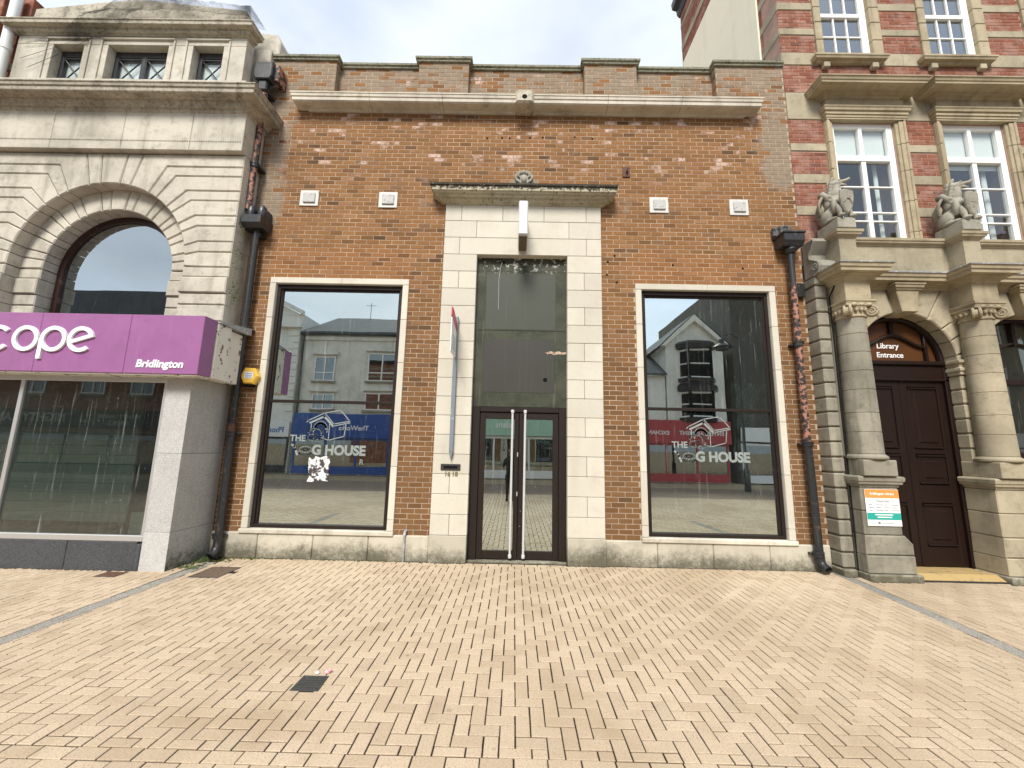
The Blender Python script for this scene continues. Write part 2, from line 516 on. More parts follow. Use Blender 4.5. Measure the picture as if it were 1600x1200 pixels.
MT['sand'] = stone('buff_sandstone', (.39, .342, .242), (.05, .043, .03), .7, .5, bump=.35, vary=.1)
MT['sandg'] = stone('grimy_grey_sandstone', (.305, .282, .222), (.035, .032, .024), .75, .7, bump=.4, vary=.12)
MT['sandc'] = stone('sheltered_carved_sandstone', (.40, .34, .23), (.07, .053, .03), .65, .45, bump=.35, vary=.05)
MT['griff'] = stone('weathered_carved_stone', (.34, .32, .265), (.05, .047, .036), .6, .5, bump=.5, blotch=8)
MT['lead'] = paint('dull_lead_sheet', (.27, .28, .29), .55, .35, (.5, .5, .5), spec=.5, streak=.5, streakc=(.6, .6, .58))
MT['brown'] = paint('worn_dark_brown_paint', (.020, .014, .0115), .5, -.28, (.34, .32, .29), sc=13, streak=.12, streakc=(.10, .085, .07), spec=.2)
MT['board'] = None
MT['steel'] = paint('dull_white_metal', (.50, .50, .49), .35, spec=.5, var=.05)
MT['alu'] = paint('mill_aluminium', (.55, .55, .54), .4, metal=.6, spec=.5, var=.05)
MT['black'] = paint('black_void', (.006, .006, .006), .8, spec=.1)
MT['blackiron'] = paint('black_painted_iron', (.018, .02, .022), .38, .12, (.09, .06, .045), sc=14, spec=.5, streak=.3, streakc=(.2, .2, .2))
MT['peel'] = paint('iron_pipe_with_peeling_black_over_salmon_paint', (.33, .155, .11), .6, .60, (.028, .025, .024), sc=13, spec=.4, bump=.4)
MT['white'] = paint('white_gloss_paint', (.80, .80, .78), .3, var=.04, spec=.4, streak=.12, streakc=(.4, .38, .34))
MT['dirtywhite'] = paint('flaking_white_board', (.66, .63, .56), .7, .25, (.16, .10, .06), sc=7, spec=.3)
MT['plastic'] = paint('white_plastic_pipe', (.70, .72, .70), .35, var=.06)
MT['letter'] = paint('white_sign_letter', (.82, .82, .82), .4, var=.02)
MT['yellow'] = paint('yellow_alarm_plastic', (.75, .47, .07), .4, var=.08)
MT['blue'] = paint('blue_print', (.05, .16, .42), .5)
MT['purple'] = paint('faded_purple_panel', (.275, .105, .255), .42, .14, (.27, .09, .24), var=.2, sc=7, spec=.5, streak=.5, streakc=(.33, .15, .31))
MT['door'] = paint('dark_red_brown_door_paint', (.0135, .0060, .0042), .42, var=.3, spec=.28, streak=.2, streakc=(.045, .025, .018))
MT['fan'] = paint('brown_fanlight_panel', (.085, .032, .010), .35, var=.12, spec=.5)
MT['rust'] = paint('rusted_steel', (.11, .055, .035), .8, .3, (.05, .035, .03), sc=20)
MT['iron'] = paint('cast_iron_cover', (.022, .021, .020), .6, .1, (.06, .05, .045), sc=25, spec=.5, bump=.3)
MT['cream_render'] = stone('cream_render', (.80, .74, .57), (.50, .46, .34), .2, .25, bump=.15, vary=0)
MT['fcream'] = stone('far_cream_render', (.74, .73, .65), (.2, .2, .17), .5, .5, bump=.1, vary=.02)
MT['fwhite'] = stone('far_white_render', (.80, .79, .74), (.3, .3, .26), .4, .4, bump=.1, vary=.02)
MT['slate'] = stone('blue_grey_slate', (.085, .095, .105), (.04, .04, .04), .5, .3, bump=.4, vary=.05)
MT['redsign'] = paint('red_shop_fascia', (.42, .045, .05), .4)
MT['bluesign'] = paint('blue_shop_fascia', (.012, .07, .30), .4)
MT['blacksign'] = paint('black_shop_fascia', (.015, .016, .018), .4)
MT['mint'] = paint('pale_green_shop_fascia', (.38, .60, .47), .4)
MT['redboard'] = paint('crimson_board', (.50, .03, .065), .45)
MT['whiteboard'] = paint('white_board_print', (.78, .78, .78), .45, var=.03)
MT['grayline'] = paint('grey_print', (.2, .21, .23), .6)
MT['orange'] = paint('orange_print', (.80, .28, .07), .45)
MT['teal'] = paint('teal_print', (.02, .34, .27), .45)
MT['post'] = paint('grey_painted_post', (.17, .20, .23), .5, .1, (.3, .3, .3), var=.12)
MT['olive'] = paint('olive_brass_numerals', (.16, .15, .07), .5)
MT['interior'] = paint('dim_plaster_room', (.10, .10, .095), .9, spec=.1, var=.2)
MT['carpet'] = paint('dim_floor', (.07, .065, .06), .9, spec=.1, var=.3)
MT['slatwall'] = paint('pale_slat_wall', (.40, .41, .39), .6, var=.05)
MT['blind'] = paint('white_roller_blind', (.75, .75, .72), .8, var=.03)
MT['moss'] = paint('green_moss', (.034, .045, .012), .95, .3, (.11, .12, .03), sc=40, spec=.05, bump=.8)
MT['weed'] = paint('small_weed_leaves', (.05, .085, .02), .7, var=.4)
MT['ironback'] = MT['blackiron']
MT['tile'] = paint('white_glazed_vent_plate', (.56, .55, .51), .5, var=.06, wear=.12, wearc=(.42, .40, .36), sc=14)
MT['vent'] = paint('grey_worn_vent_cover', (.44, .44, .42), .7, .25, (.24, .23, .22), sc=22)
MT['step'] = paint('yellow_ochre_step', (.40, .285, .125), .7, .2, (.24, .19, .11), sc=10, spec=.2)
MT['wire'] = paint('black_wire_net', (.012, .012, .012), .8, spec=.1)
MT['skin'] = paint('skin', (.5, .3, .22), .6)
MT['cloth'] = paint('dark_coat', (.012, .013, .018), .85, spec=.1)
MT['cloth2'] = paint('dark_trousers', (.02, .022, .03), .85, spec=.1)
MT['hair'] = paint('dark_hair', (.02, .014, .01), .7)
MT['frosted'] = paint('pale_window_decal', (.25, .285, .275), .6, var=.2, wear=.2, wearc=(.12, .14, .135), sc=50)

def glass_mat(name, refl, tint, trans, streaks=.5, rough=.0):
    m = M(name)
    fc = m.n('LayerWeight', {'Blend': .5}).outputs['Facing']
    fr = m.ma('POWER', fc, 4.0)
    f = m.ma('ADD', refl, m.ma('MULTIPLY', fr, 1 - refl), clamp=True)
    f = m.ma('MULTIPLY', f, m.ma('SUBTRACT', 1.0, m.n('NewGeometry').outputs['Backfacing']))
    wob = m.bump(m.noise(.9, 2), .05, .02)
    gl = m.n('BsdfGlossy', {'Color': tuple(tint) + (1,), 'Roughness': rough, 'Normal': wob}).outputs[0]
    tr = m.n('BsdfTransparent', {'Color': tuple(trans) + (1,)}).outputs[0]
    mx = m.n('MixShader', {0: f, 1: tr, 2: gl}).outputs[0]
    # rain streaks, splashes and a film of dust
    df = m.n('BsdfDiffuse', {'Color': (.62, .65, .62, 1)}).outputs[0]
    st = m.noise(1.0, 6, .7, m.scaled((26, 26, 1.3)))
    st2 = m.noise(1.0, 5, .7, m.scaled((60, 60, 9)))
    k = m.ma('ADD', m.ma('MULTIPLY', m.step(st, .56, .78), .4 * streaks), m.ma('MULTIPLY', m.step(st2, .675, .70), .8 * streaks))
    k = m.ma('ADD', k, m.ma('MULTIPLY', m.noise(2.0, 5), .03 * streaks), clamp=True)
    mx2 = m.n('MixShader', {0: k, 1: mx, 2: df}).outputs[0]
    m.nt.links.new(mx2, m.o.inputs[0])
    return m.m
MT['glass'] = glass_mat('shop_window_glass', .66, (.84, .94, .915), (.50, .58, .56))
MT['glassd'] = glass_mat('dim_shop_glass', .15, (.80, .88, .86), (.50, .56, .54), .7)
MT['glassa'] = glass_mat('arched_window_glass', .52, (.80, .88, .90), (.20, .24, .25), .3)
MT['glassw'] = glass_mat('sash_window_glass', .28, (.90, .95, .97), (.50, .54, .55), .15)
MT['glassv'] = glass_mat('clear_sash_glass', .10, (.9, .95, .97), (.90, .93, .93), .1)
MT['glassf'] = glass_mat('far_window_glass', .25, (.9, .95, .95), (.05, .06, .07), .1)

def damask():
    m = M('damask_wallpaper')
    x, y, z = m.xyz()
    def wob(v, k): return m.ma('SINE', m.ma('MULTIPLY', v, k))
    a = m.ma('MULTIPLY', wob(x, 24), wob(z, 17))
    b = m.ma('ADD', a, m.ma('MULTIPLY', m.ma('ABSOLUTE', wob(x, 48)), wob(m.ma('ADD', z, m.ma('MULTIPLY', m.ma('ABSOLUTE', wob(x, 24)), .12)), 51)))
    f = m.step(m.ma('ADD', b, m.noise(20, 3)), .45, .62)
    return m.out(m.mix(f, (.10, .115, .11), (.50, .55, .52)), .7)
MT['damask'] = damask()

def board_mat():
    m = M('peeling_olive_painted_board')
    n = m.noise(2.2, 5)
    col = m.mix(m.step(m.noise(3.0, 8, .7), .35, .65), (.034, .039, .025), (.060, .066, .044))
    st = m.noise(1, 6, .7, m.scaled((16, 16, .9)))
    col = m.mix(m.ma('MULTIPLY', m.step(st, .55, .72), .45), col, (.15, .15, .115))
    sc = m.noise(1, 6, .75, m.scaled((40, 40, 4)))
    col = m.mix(m.ma('MULTIPLY', m.step(sc, .74, .79), .5), col, (.25, .245, .2))
    z = m.xyz()[2]
    pk = m.ma('MULTIPLY', m.step(z, 4.78, 5.1), m.step(m.noise(11, 6, .7), .55, .60))
    col = m.mix(pk, col, (.50, .49, .46))
    return m.out(col, .6, m.bump(m.noise(30, 5), .25, .005), spec=.2)
MT['board'] = board_mat()
MT['ghost'] = paint('darker_patch_left_by_a_removed_sign', (.034, .034, .027), .6, 0, (.13, .125, .105), sc=22, streak=.3, streakc=(.1, .095, .08))
MT['ghost2'] = paint('faded_grey_green_patch', (.046, .051, .037), .6, 0, (.2, .2, .17), sc=22, streak=.4, streakc=(.1, .1, .085))

def paver_mat(name, src):
    m = M(name)
    t = m.n('Attribute', attribute_name='tint').outputs['Fac'] if src == 'attr' else m.rand()
    col = m.ramp(t, [(0, (.415, .325, .225)), (.25, (.475, .38, .268)), (.5, (.50, .402, .288)), (.8, (.485, .388, .275)), (1, (.44, .352, .25))])
    g = m.noise(95, 6, .78)
    col = m.mix(m.ma('MULTIPLY', m.step(g, .53, .60), .62), col, (.20, .14, .09))
    col = m.mix(m.ma('MULTIPLY', m.step(g, .42, .3), .4), col, (.66, .54, .37))
    b = m.noise(.55, 6, .62)
    col = m.mix(m.ma('MULTIPLY', m.step(b, .45, .66), .5), col, (.31, .235, .15))
    b2 = m.noise(2.4, 5, .6)
    col = m.mix(m.ma('MULTIPLY', m.step(b2, .5, .75), .38), col, (.28, .205, .13))
    # damp brown stain in front of the small iron cover, and gum spots
    x, y, z = m.xyz()
    dx = m.ma('DIVIDE', m.ma('ADD', x, 1.62), .75); dy = m.ma('DIVIDE', m.ma('ADD', y, 3.72), .28)
    dd = m.ma('ADD', m.ma('SQRT', m.ma('ADD', m.ma('MULTIPLY', dx, dx), m.ma('MULTIPLY', dy, dy))), m.ma('MULTIPLY', m.ma('SUBTRACT', m.noise(4, 5), .5), 1.4))
    col = m.mix(m.ma('MULTIPLY', m.step(dd, 1.0, .1), .32), col, (.22, .14, .07))
    vo = m.n('TexVoronoi', {'Vector': m.pos, 'Scale': 2.3}).outputs['Distance']
    v2 = m.n('TexVoronoi', {'Vector': m.n('Mapping', {'Vector': m.pos, 'Location': (3.3, 1.7, 0)}).outputs[0], 'Scale': 3.1}).outputs['Distance']
    col = m.mix(m.ma('MULTIPLY', m.step(v2, .075, .05), .35), col, (.20, .155, .11))
    col = m.mix(m.ma('MULTIPLY', m.ma('LESS_THAN', vo, .022), .8), col, (.07, .06, .05))
    return m.out(col, .85, m.bump(g, .35, .003), spec=.25)
MT['paver'] = paver_mat('buff_block_paver', 'rand')
MT['paver_s'] = paver_mat('buff_block_pavers', 'attr')
def sand_mat():
    m = M('jointing_sand')
    return m.out(m.mix(m.noise(30, 5), (.02, .014, .010), (.05, .036, .025)), .95, m.bump(m.noise(200, 3), .4, .003), spec=.1)
MT['sandj'] = sand_mat()
def farpave():
    m = M('far_block_paving')
    b = m.n('TexBrick', {'Vector': m.pos, 'Color1': (.50, .38, .24, 1), 'Color2': (.44, .335, .21, 1), 'Mortar': (.16, .11, .07, 1), 'Scale': 5.0, 'Mortar Size': .02}).outputs
    y = m.xyz()[1]
    # darker carriageway strip down the middle of the street
    road = m.ma('MULTIPLY', m.step(y, -13.6, -13.4), m.step(y, -9.2, -9.4))
    col = m.mix(m.ma('MULTIPLY', road, .8), b['Color'], (.20, .15, .12))
    col = m.mix(m.ma('MULTIPLY', m.noise(.6, 4), .3), col, (.25, .2, .14))
    return m.out(col, .85, m.bump(b['Fac'], .2, -.004))
MT['farpave'] = farpave()

# ------------------------------------------------------------------ ground
g = MB()
g.add([(-400, -400, -.03), (400, -400, -.03), (400, 400, -.03), (-400, 400, -.03)], [(0, 1, 2, 3)])
ground = tag(obj('ground', g, MT['farpave']), kind='structure')
PX0, PX1, PY0, PY1 = -12.0, 12.5, -9.05, .05
bed = MB().box(PX0, PX1, PY0, PY1, -.028, -.007)
pavement = tag(obj('pavement', bed, MT['sandj']), kind='structure')
# drainage channels: centre lines (x at y=0, x at y=-4)
def chanx(side, y): return (-4.545 + .013 * y) if side < 0 else (5.055 + .095 * y)
HW = .083
GAP, CH = .0044, .003
pieces = []          # polygons (x,y)
def lay(poly, zone):
    for a, b, c in zone:
        poly = clip(poly, a, b, c)
        if len(poly) < 3: return
    xs = [p[0] for p in poly]; ys = [p[1] for p in poly]
    ar = abs(sum(poly[i][0] * poly[(i + 1) % len(poly)][1] - poly[(i + 1) % len(poly)][0] * poly[i][1] for i in range(len(poly)))) / 2
    if ar < .0014 or min(max(xs) - min(xs), max(ys) - min(ys)) < .02: return
    q = []
    for p in ccw(poly):
        if not q or math.hypot(p[0] - q[-1][0], p[1] - q[-1][1]) > .004: q.append(p)
    if len(q) > 3 and math.hypot(q[0][0] - q[-1][0], q[0][1] - q[-1][1]) < .004: q.pop()
    if len(q) >= 3: pieces.append((q, ar > .0199))
# zones as half planes a*x+b*y<=c
kl, kr = .013, .095
ZL = [(1, -kl, -4.545 - HW)]
ZM = [(-1, kl, 4.545 - HW), (1, -kr, 5.055 - HW)]
ZR = [(-1, kr, -5.055 - HW)]
YS, YE = -3.975, -4.275
def herring(zone, ya, yb, xoff, yoff, x0, x1):
    z = zone + [(0, 1, yb), (0, -1, -ya)]
    i0, i1 = int((x0 - xoff) / .1) - 2, int((x1 - xoff) / .1) + 2
    j0, j1 = int((ya - yoff) / .1) - 3, int((yb - yoff) / .1) + 3
    for i in range(i0, i1):
        for j in range(j0, j1):
            k = (i - j) % 4
            X, Y = xoff + i * .1, yoff + j * .1
            if k == 0: lay([(X, Y), (X + .2, Y), (X + .2, Y + .1), (X, Y + .1)], z)
            elif k == 3: lay([(X, Y), (X + .1, Y), (X + .1, Y + .2), (X, Y + .2)], z)
herring(ZM, YS, -.145, .045, -.296, -4.8, 5.2)
herring(ZL, YS, -.02, .045 - 10, -.23, PX0, -4.4)
herring(ZR, YS, -.02, .045 + 4, -.27, 4.5, PX1)
for r in range(3):
    n = 0
    x = PX0 + (.1 if r % 2 else 0) + .035
    while x < PX1:
        lay([(x, YS - .1 * (r + 1)), (x + .2, YS - .1 * (r + 1)), (x + .2, YS - .1 * r), (x, YS - .1 * r)], [])
        x += .2
x = -4.8
while x < 5.2:
    lay([(x, -.145), (x + .2, -.145), (x + .2, -.045), (x, -.045)], ZM)
    x += .2
herring([], PY0, YE, .045, -.31, PX0, PX1)
def covered(q):       # leave room for the two iron covers
    cx = sum(p[0] for p in q) / len(q); cy = sum(p[1] for p in q) / len(q)
    return abs(cx + 1.525) < .105 and abs(cy + 3.29) < .105 or abs(cx + 4.14) < .2 and abs(cy + .765) < .22
pieces = [(q, f) for q, f in pieces if not covered(q)]
order = []
for i, (q, full) in enumerate(pieces):
    cx = sum(p[0] for p in q) / len(q); cy = sum(p[1] for p in q) / len(q)
    v = Vector((cx, cy, 0)) - CAM_C
    zc = v.dot(fw)
    vis = zc > .3 and abs(v.dot(rt) / zc) < 800 / CAM_F and v.dot(dn) / zc < 600 / CAM_F
    if vis and full: order.append((zc, i))
order.sort()
near = {i for _, i in order[:300]}
shared = {}
rest = MB()
for i, (q, full) in enumerate(pieces):
    dz = U(-.0016, .0016)
    if i in near:
        xs = [p[0] for p in q]; ys = [p[1] for p in q]
        key = (max(xs) - min(xs)) > (max(ys) - min(ys))
        cx, cy = (min(xs) + max(xs)) / 2, (min(ys) + max(ys)) / 2
        if key not in shared:
            a, b = (.1, .05) if key else (.05, .1)
            mb = MB().prism(inset([(-a, -b), (a, -b), (a, b), (-a, b)], GAP), 0, -.028, CH, 'Z')
            o = obj('paver', mb, MT['paver'], pavement)
            me = o.data
            bpy.data.objects.remove(o)
            me.transform(Matrix.Translation((0, 0, -.028)))
            shared[key] = me
        put('paver', shared[key], (cx + U(-.0015, .0015), cy + U(-.0015, .0015), dz), pavement).rotation_euler = (U(-.008, .008), U(-.008, .008), U(-.009, .009))
    else:
        rest.prism(inset(q, GAP + U(-.0008, .0018)), dz, -.02, CH, 'Z', t=rnd())
obj('block_pavers', rest, MT['paver_s'], pavement, tint=True, kind='stuff')
for side in (-1, 1):
    ch = tag(obj('drain_channel', MB().prism([(chanx(side, -.05) - HW, -.05), (chanx(side, -3.97) - HW, -3.97), (chanx(side, -3.97) + HW, -3.97), (chanx(side, -.05) + HW, -.05)], -.0062, -.0068, 0, 'Z'), MT['sandj']), kind='structure')
    y = -.06 if side > 0 else -.3
    while y > -3.95:
        ln = min(U(.42, .62), y + 3.972)
        if ln < .1: break
        xa, xb = chanx(side, y), chanx(side, y - ln)
        w = HW - .004
        vs = []
        for yy, xx in ((y - .003, xa), (y - ln + .003, xb)):
            for o_, zz in ((-w, -.02), (-w, -.003), (-w * .85, .001), (-w * .3, -.004), (w * .3, -.004), (w * .85, .001), (w, -.003), (w, -.02)):
                vs.append((xx + o_, yy, zz))
        mb = MB().add(vs, [(i, i + 1, i + 9, i + 8) for i in range(7)] + [tuple(range(8)), tuple(range(15, 7, -1))])
        obj('channel_block', mb, MT['chan'] if 'chan' in MT else MT.setdefault('chan', stone('grey_concrete_channel', (.25, .232, .195), (.045, .042, .036), .5, .1, speck=.4, bump=.4, vary=.2)), ch)
        y -= ln

# ------------------------------------------------------------------ the empty brick shop
XL, XR = -4.815, 5.025
shop = root('shop_building', (0, 0, 0), 'empty orange brick shop with tall stone entrance and two dark shop windows', 'building')
WIN = [(-4.36, -1.906), (2.067, 4.505)]
ENT = (-1.32, 1.478)
holes = [(a, b, .3, 4.70) for a, b in WIN] + [(ENT[0], ENT[1], 0, 6.16)]
mw = MB()
for a, b, c, d in split(XL, XR, 0.0, 8.35, holes): mw.box(a, b, .004, .26, c, d)
mw.box(XL, XR, .159, .42, 8.351, 9.17)
obj('mortar_wall', mw, MT['mortar'], shop)
# bricks: list (x0,x1,z0,z1,yf)
def field(x0, x1, z0, z1, holes, yf, c, w, zb, off=0.0):
    out = []
    k0, k1 = int(math.floor((z0 - zb) / c + .01)), int(math.ceil((z1 - zb) / c - .01))
    for k in range(k0, k1):
        a, b = zb + k * c + .005, zb + (k + 1) * c - .005
        a2, b2 = max(a, z0), min(b, z1)
        if b2 - a2 < .025: continue
        segs = [(x0, x1)]
        for h in holes:
            if h[2] < b2 - .012 and h[3] > a2 + .012:
                segs = [s for p, q in segs for s in ((p, min(q, h[0])), (max(p, h[1]), q)) if s[1] - s[0] > .02]
        for p, q in segs:
            i = math.floor((p - off) / w + (.5 if k % 2 else 0)) - 1
            while True:
                u0 = off + (i - (.5 if k % 2 else 0)) * w
                if u0 > q: break
                s0, s1 = max(p, u0 + .005), min(q, u0 + w - .005)
                if s1 - s0 > .03: out.append((s0 + U(-.0012, .0012), s1 + U(-.0012, .0012), a2, b2, yf, s1 - s0 > w - .02 and b2 - a2 > c - .015))
                i += 1
    return out
def lay_bricks(parent, bricks, mat, c, w, name='brick', nmax=300):
    idx = [(px_area((b[0] + b[1]) / 2, b[4], (b[2] + b[3]) / 2, w, c), i) for i, b in enumerate(bricks) if b[5]]
    idx.sort(reverse=True)
    near = {i for _, i in idx[:nmax]}
    me = None
    rest = MB()
    for i, b in enumerate(bricks):
        y = b[4] + U(-.0014, .0014)
        if i in near:
            if me is None:
                o = obj(name, MB().brick(-w / 2 + .005, w / 2 - .005, 0, c - .01, 0, .02, .0035), mat, parent)
                me = o.data
                cy = WL[o].y
                bpy.data.objects.remove(o)
            put(name, me, ((b[0] + b[1]) / 2, y + cy, b[2]), parent)
        else: rest.brick(b[0], b[1], b[2], b[3], y, y + .02, .0035)
    obj('brickwork', rest, mat, parent, kind='stuff')
bs = field(XL, XR, BZ, 8.28, holes, 0.0, BC, BW, BZ)
PIER = [(XL, -3.59), (-1.99, -1.02), (1.212, 2.215), (3.73, XR)]
bs += field(XL, XR, 8.36, 9.16, [(a, b, 8.28, 9.3) for a, b in PIER], .155, BC, BW, BZ)
for a, b in PIER: bs += field(a, b, 8.28, 9.16, [], 0.0, BC, BW, BZ)
lay_bricks(shop, bs, MT['brick'], BC, BW)
for a, b in PIER:
    mb = MB().box(a + .003, b - .003, .004, .158, 8.352, 9.165)
    p = obj('parapet_pier', mb, MT['mortar'], shop)
    side = MB()
    k = 0
    while BZ + (95 + k) * BC < 9.06:
        z = BZ + (95 + k) * BC + .005
        if z > 8.36:
            for xx in ((a + .003, -1), (b - .003, 1)):
                x0, x1 = (xx[0] - .004, xx[0]) if xx[1] < 0 else (xx[0], xx[0] + .004)
                side.box(x0, x1, .02 if k % 2 else .09, .152, z, z + BC - .01)
                if not k % 2: side.box(x0, x1, .02, .08, z, z + BC - .01)
        k += 1
    obj('return_bricks', side, MT['brick'], p, kind='stuff')
# coping follows the piers in plan
cp = [(XL, 0), (-3.59, 0), (-3.59, .155), (-1.99, .155), (-1.99, 0), (-1.02, 0), (-1.02, .155), (1.212, .155), (1.212, 0), (2.215, 0), (2.215, .155), (3.73, .155), (3.73, 0), (XR, 0)]
cm = MB().sweep(cp, [(-.22, 9.155), (.035, 9.155), (.04, 9.195), (.062, 9.20), (.066, 9.24), (.05, 9.255), (-.22, 9.265)])
obj('coping', cm, MT['cope'], shop)
obj('roof', MB().box(XL, XR, .2, 7.5, 8.6, 8.75), MT['slate'], shop)  # unseen roof slab, put in to block sky light
obj('back_wall', MB().box(XL, XR, 7.3, 7.5, 0, 8.6), MT['mortar'], shop)
# long stone cornice in lengths
prof = [(0, 8.025), (.03, 8.03), (.05, 8.055), (.215, 8.06), (.22, 8.075), (.232, 8.075), (.236, 8.14), (.25, 8.145), (.258, 8.195), (.268, 8.2), (.268, 8.222), (0, 8.25)]
cx0, cx1 = -4.0, 4.175
cuts = [cx0, -2.80, -1.45, -.09, .22, 1.60, 2.95, cx1]
for i in range(7):
    a, b = cuts[i] + (.004 if i else 0), cuts[i + 1] - (.004 if i < 6 else 0)
    if i == 3:
        obj('cornice_boss', MB().cbox(a - .01, b + .01, -.34, .0, 7.99, 8.27, .035), MT['scopedark'], shop)
        obj('boss_hole', MB().lathe([(0, -.004), (.042, -.004), (.05, .002)], (.065, -.341, 8.10), 16, axis='Y'), MT['black'], shop)
        continue
    path = [(a, -.002), (b, -.002)]
    if i == 0: path = [(a, .0), (a, -.002), (b, -.002)]
    if i == 6: path = [(a, -.002), (b, -.002), (b, .0)]
    obj('cornice_stone', MB().sweep(path, prof), MT['corn'], shop)
# plinth stones
xs = [XL]
x = -4.06
while x < ENT[0] - .3: xs.append(x); x += .885
xs.append(ENT[0] - .004)
for a, b in zip(xs, xs[1:]): obj('plinth_stone', MB().cbox(a + .003, b - .003, -.032, .2, -.02, .388, .012), MT['limebase'], shop)
xs = [ENT[1] + .004, 2.3, 3.18, 4.07, XR]
for a, b in zip(xs, xs[1:]): obj('plinth_stone', MB().cbox(a + .003, b - .003, -.032, .2, -.02, .388, .012), MT['limebase'], shop)
# entrance surround in ashlar
OX0, OX1, YF = -.722, .872, -.052
def ash(a, b, c, d, mat='lime', yf=YF): return obj('ashlar_stone', MB().cbox(a + .0025, b - .0025, yf + U(-.001, .001), .2, c + .0025, d - .0025, .006), MT[mat], shop)
ash(ENT[0] - .008, OX0 - .002, -.02, .412, 'limebase', YF - .015)
ash(OX1 + .002, ENT[1] + .008, -.02, .412, 'limebase', YF - .015)
ch = (5.175 - .412) / 15
for side in (0, 1):
    a, b = (ENT[0], OX0) if side == 0 else (OX1, ENT[1])
    for k in range(15):
        z = .412 + k * ch
        if (k + side) % 2 == (0 if k < 5 else 1 if side == 0 and k > 11 else 0):
            m_ = (a + b) / 2 + U(-.02, .02)
            ash(a, m_, z, z + ch); ash(m_, b, z, z + ch)
        else: ash(a, b, z, z + ch)
lh = (6.135 - 5.175) / 3
w_ = ENT[1] - ENT[0]
for r, js in enumerate(((.10, .905), (.205, .795), (.105, .37, .635, .905))):
    e = [0, *js, 1]
    for p, q in zip(e, e[1:]): ash(ENT[0] + p * w_, ENT[0] + q * w_, 5.175 + r * lh, 5.175 + (r + 1) * lh)
# canopy over the entrance
pc = [(0, 6.12), (.03, 6.125), (.045, 6.15), (.10, 6.165), (.115, 6.20), (.165, 6.205), (.175, 6.235), (.21, 6.24), (.222, 6.262), (.238, 6.265), (.242, 6.345), (.262, 6.352), (.268, 6.385), (0, 6.415)]
for a, b in ((-1.31, -.48), (-.474, .60), (.606, 1.468)):
    path = [(a, -.05), (b, -.05)]
    if a < -1: path = [(a, .0), (a, -.05), (b, -.05)]
    if b > 1.2: path = [(a, -.05), (b, -.05), (b, .0)]
    obj('canopy_stone', MB().sweep(path, pc), MT['canopy'], shop)
orn = MB().cbox(-.09, .25, -.2, 0, 6.405, 6.66, .02)
for k in range(7):
    a = math.pi * (k + .5) / 7
    orn.ball((.08 + .135 * math.cos(a), -.18, 6.57 + .115 * math.sin(a)), .042, .06, .05, 8, 6)
for s in (-1, 1): orn.tube([(.08 + s * .05, -.22, 6.46), (.08 + s * .12, -.23, 6.50), (.08 + s * .15, -.22, 6.57), (.08 + s * .11, -.22, 6.61), (.08 + s * .075, -.22, 6.57)], [.022, .025, .024, .02, .014], 8)
orn.ball((.08, -.21, 6.54), .05, .05, .085, 10, 7)
orn.cbox(-.03, .19, -.245, -.05, 6.40, 6.45, .012)
obj('carved_ornament', orn, MT['griff'], shop, smooth=40)
# boarded panel over the door
bd = obj('overdoor_board', MB().box(OX0 - .01, OX1 + .01, .085, .12, 2.492, 3.83), MT['board'], shop)
b2 = obj('overdoor_board', MB().box(OX0 - .01, OX1 + .01, .079, .12, 3.834, 4.92), MT['board'], shop)
obj('overdoor_board', MB().box(OX0 - .01, OX1 + .01, .083, .12, 4.925, 5.19), MT['board'], shop)
obj('sign_ghost', MB().cbox(-.555, .67, .0822, .088, 2.74, 3.68, .001), MT['ghost'], bd)
obj('sign_ghost', MB().cbox(-.55, .68, .0765, .082, 3.85, 4.88, .001), MT['ghost2'], b2)
obj('bolt_hole', MB().lathe([(0, 0), (.036, 0), (.038, .004)], (.51, .0795, 2.965), 18, axis='Y'), MT['black'], bd)
pp = MB().prism([(.50, 3.445), (.56, 3.42), (.60, 3.435), (.66, 3.405), (.74, 3.425), (.79, 3.41), (.868, 3.43), (.868, 3.46), (.80, 3.455), (.74, 3.475), (.66, 3.455), (.60, 3.475), (.55, 3.455)], .0812, .084, 0)
obj('bare_scar', pp, paint('bare_flaked_timber', (.46, .35, .27), .8, .3, (.2, .12, .08), sc=30), bd)
obj('dangling_wire', MB().tube([(-.28, .07, 5.1), (-.31, .07, 4.95), (-.33, .07, 4.75), (-.325, .07, 4.2)], .006, 6), MT['lead'], b2)
obj('torn_hole', MB().ball((-.27, .085, 5.10), .05, .012, .035, 10, 6), MT['black'], b2)
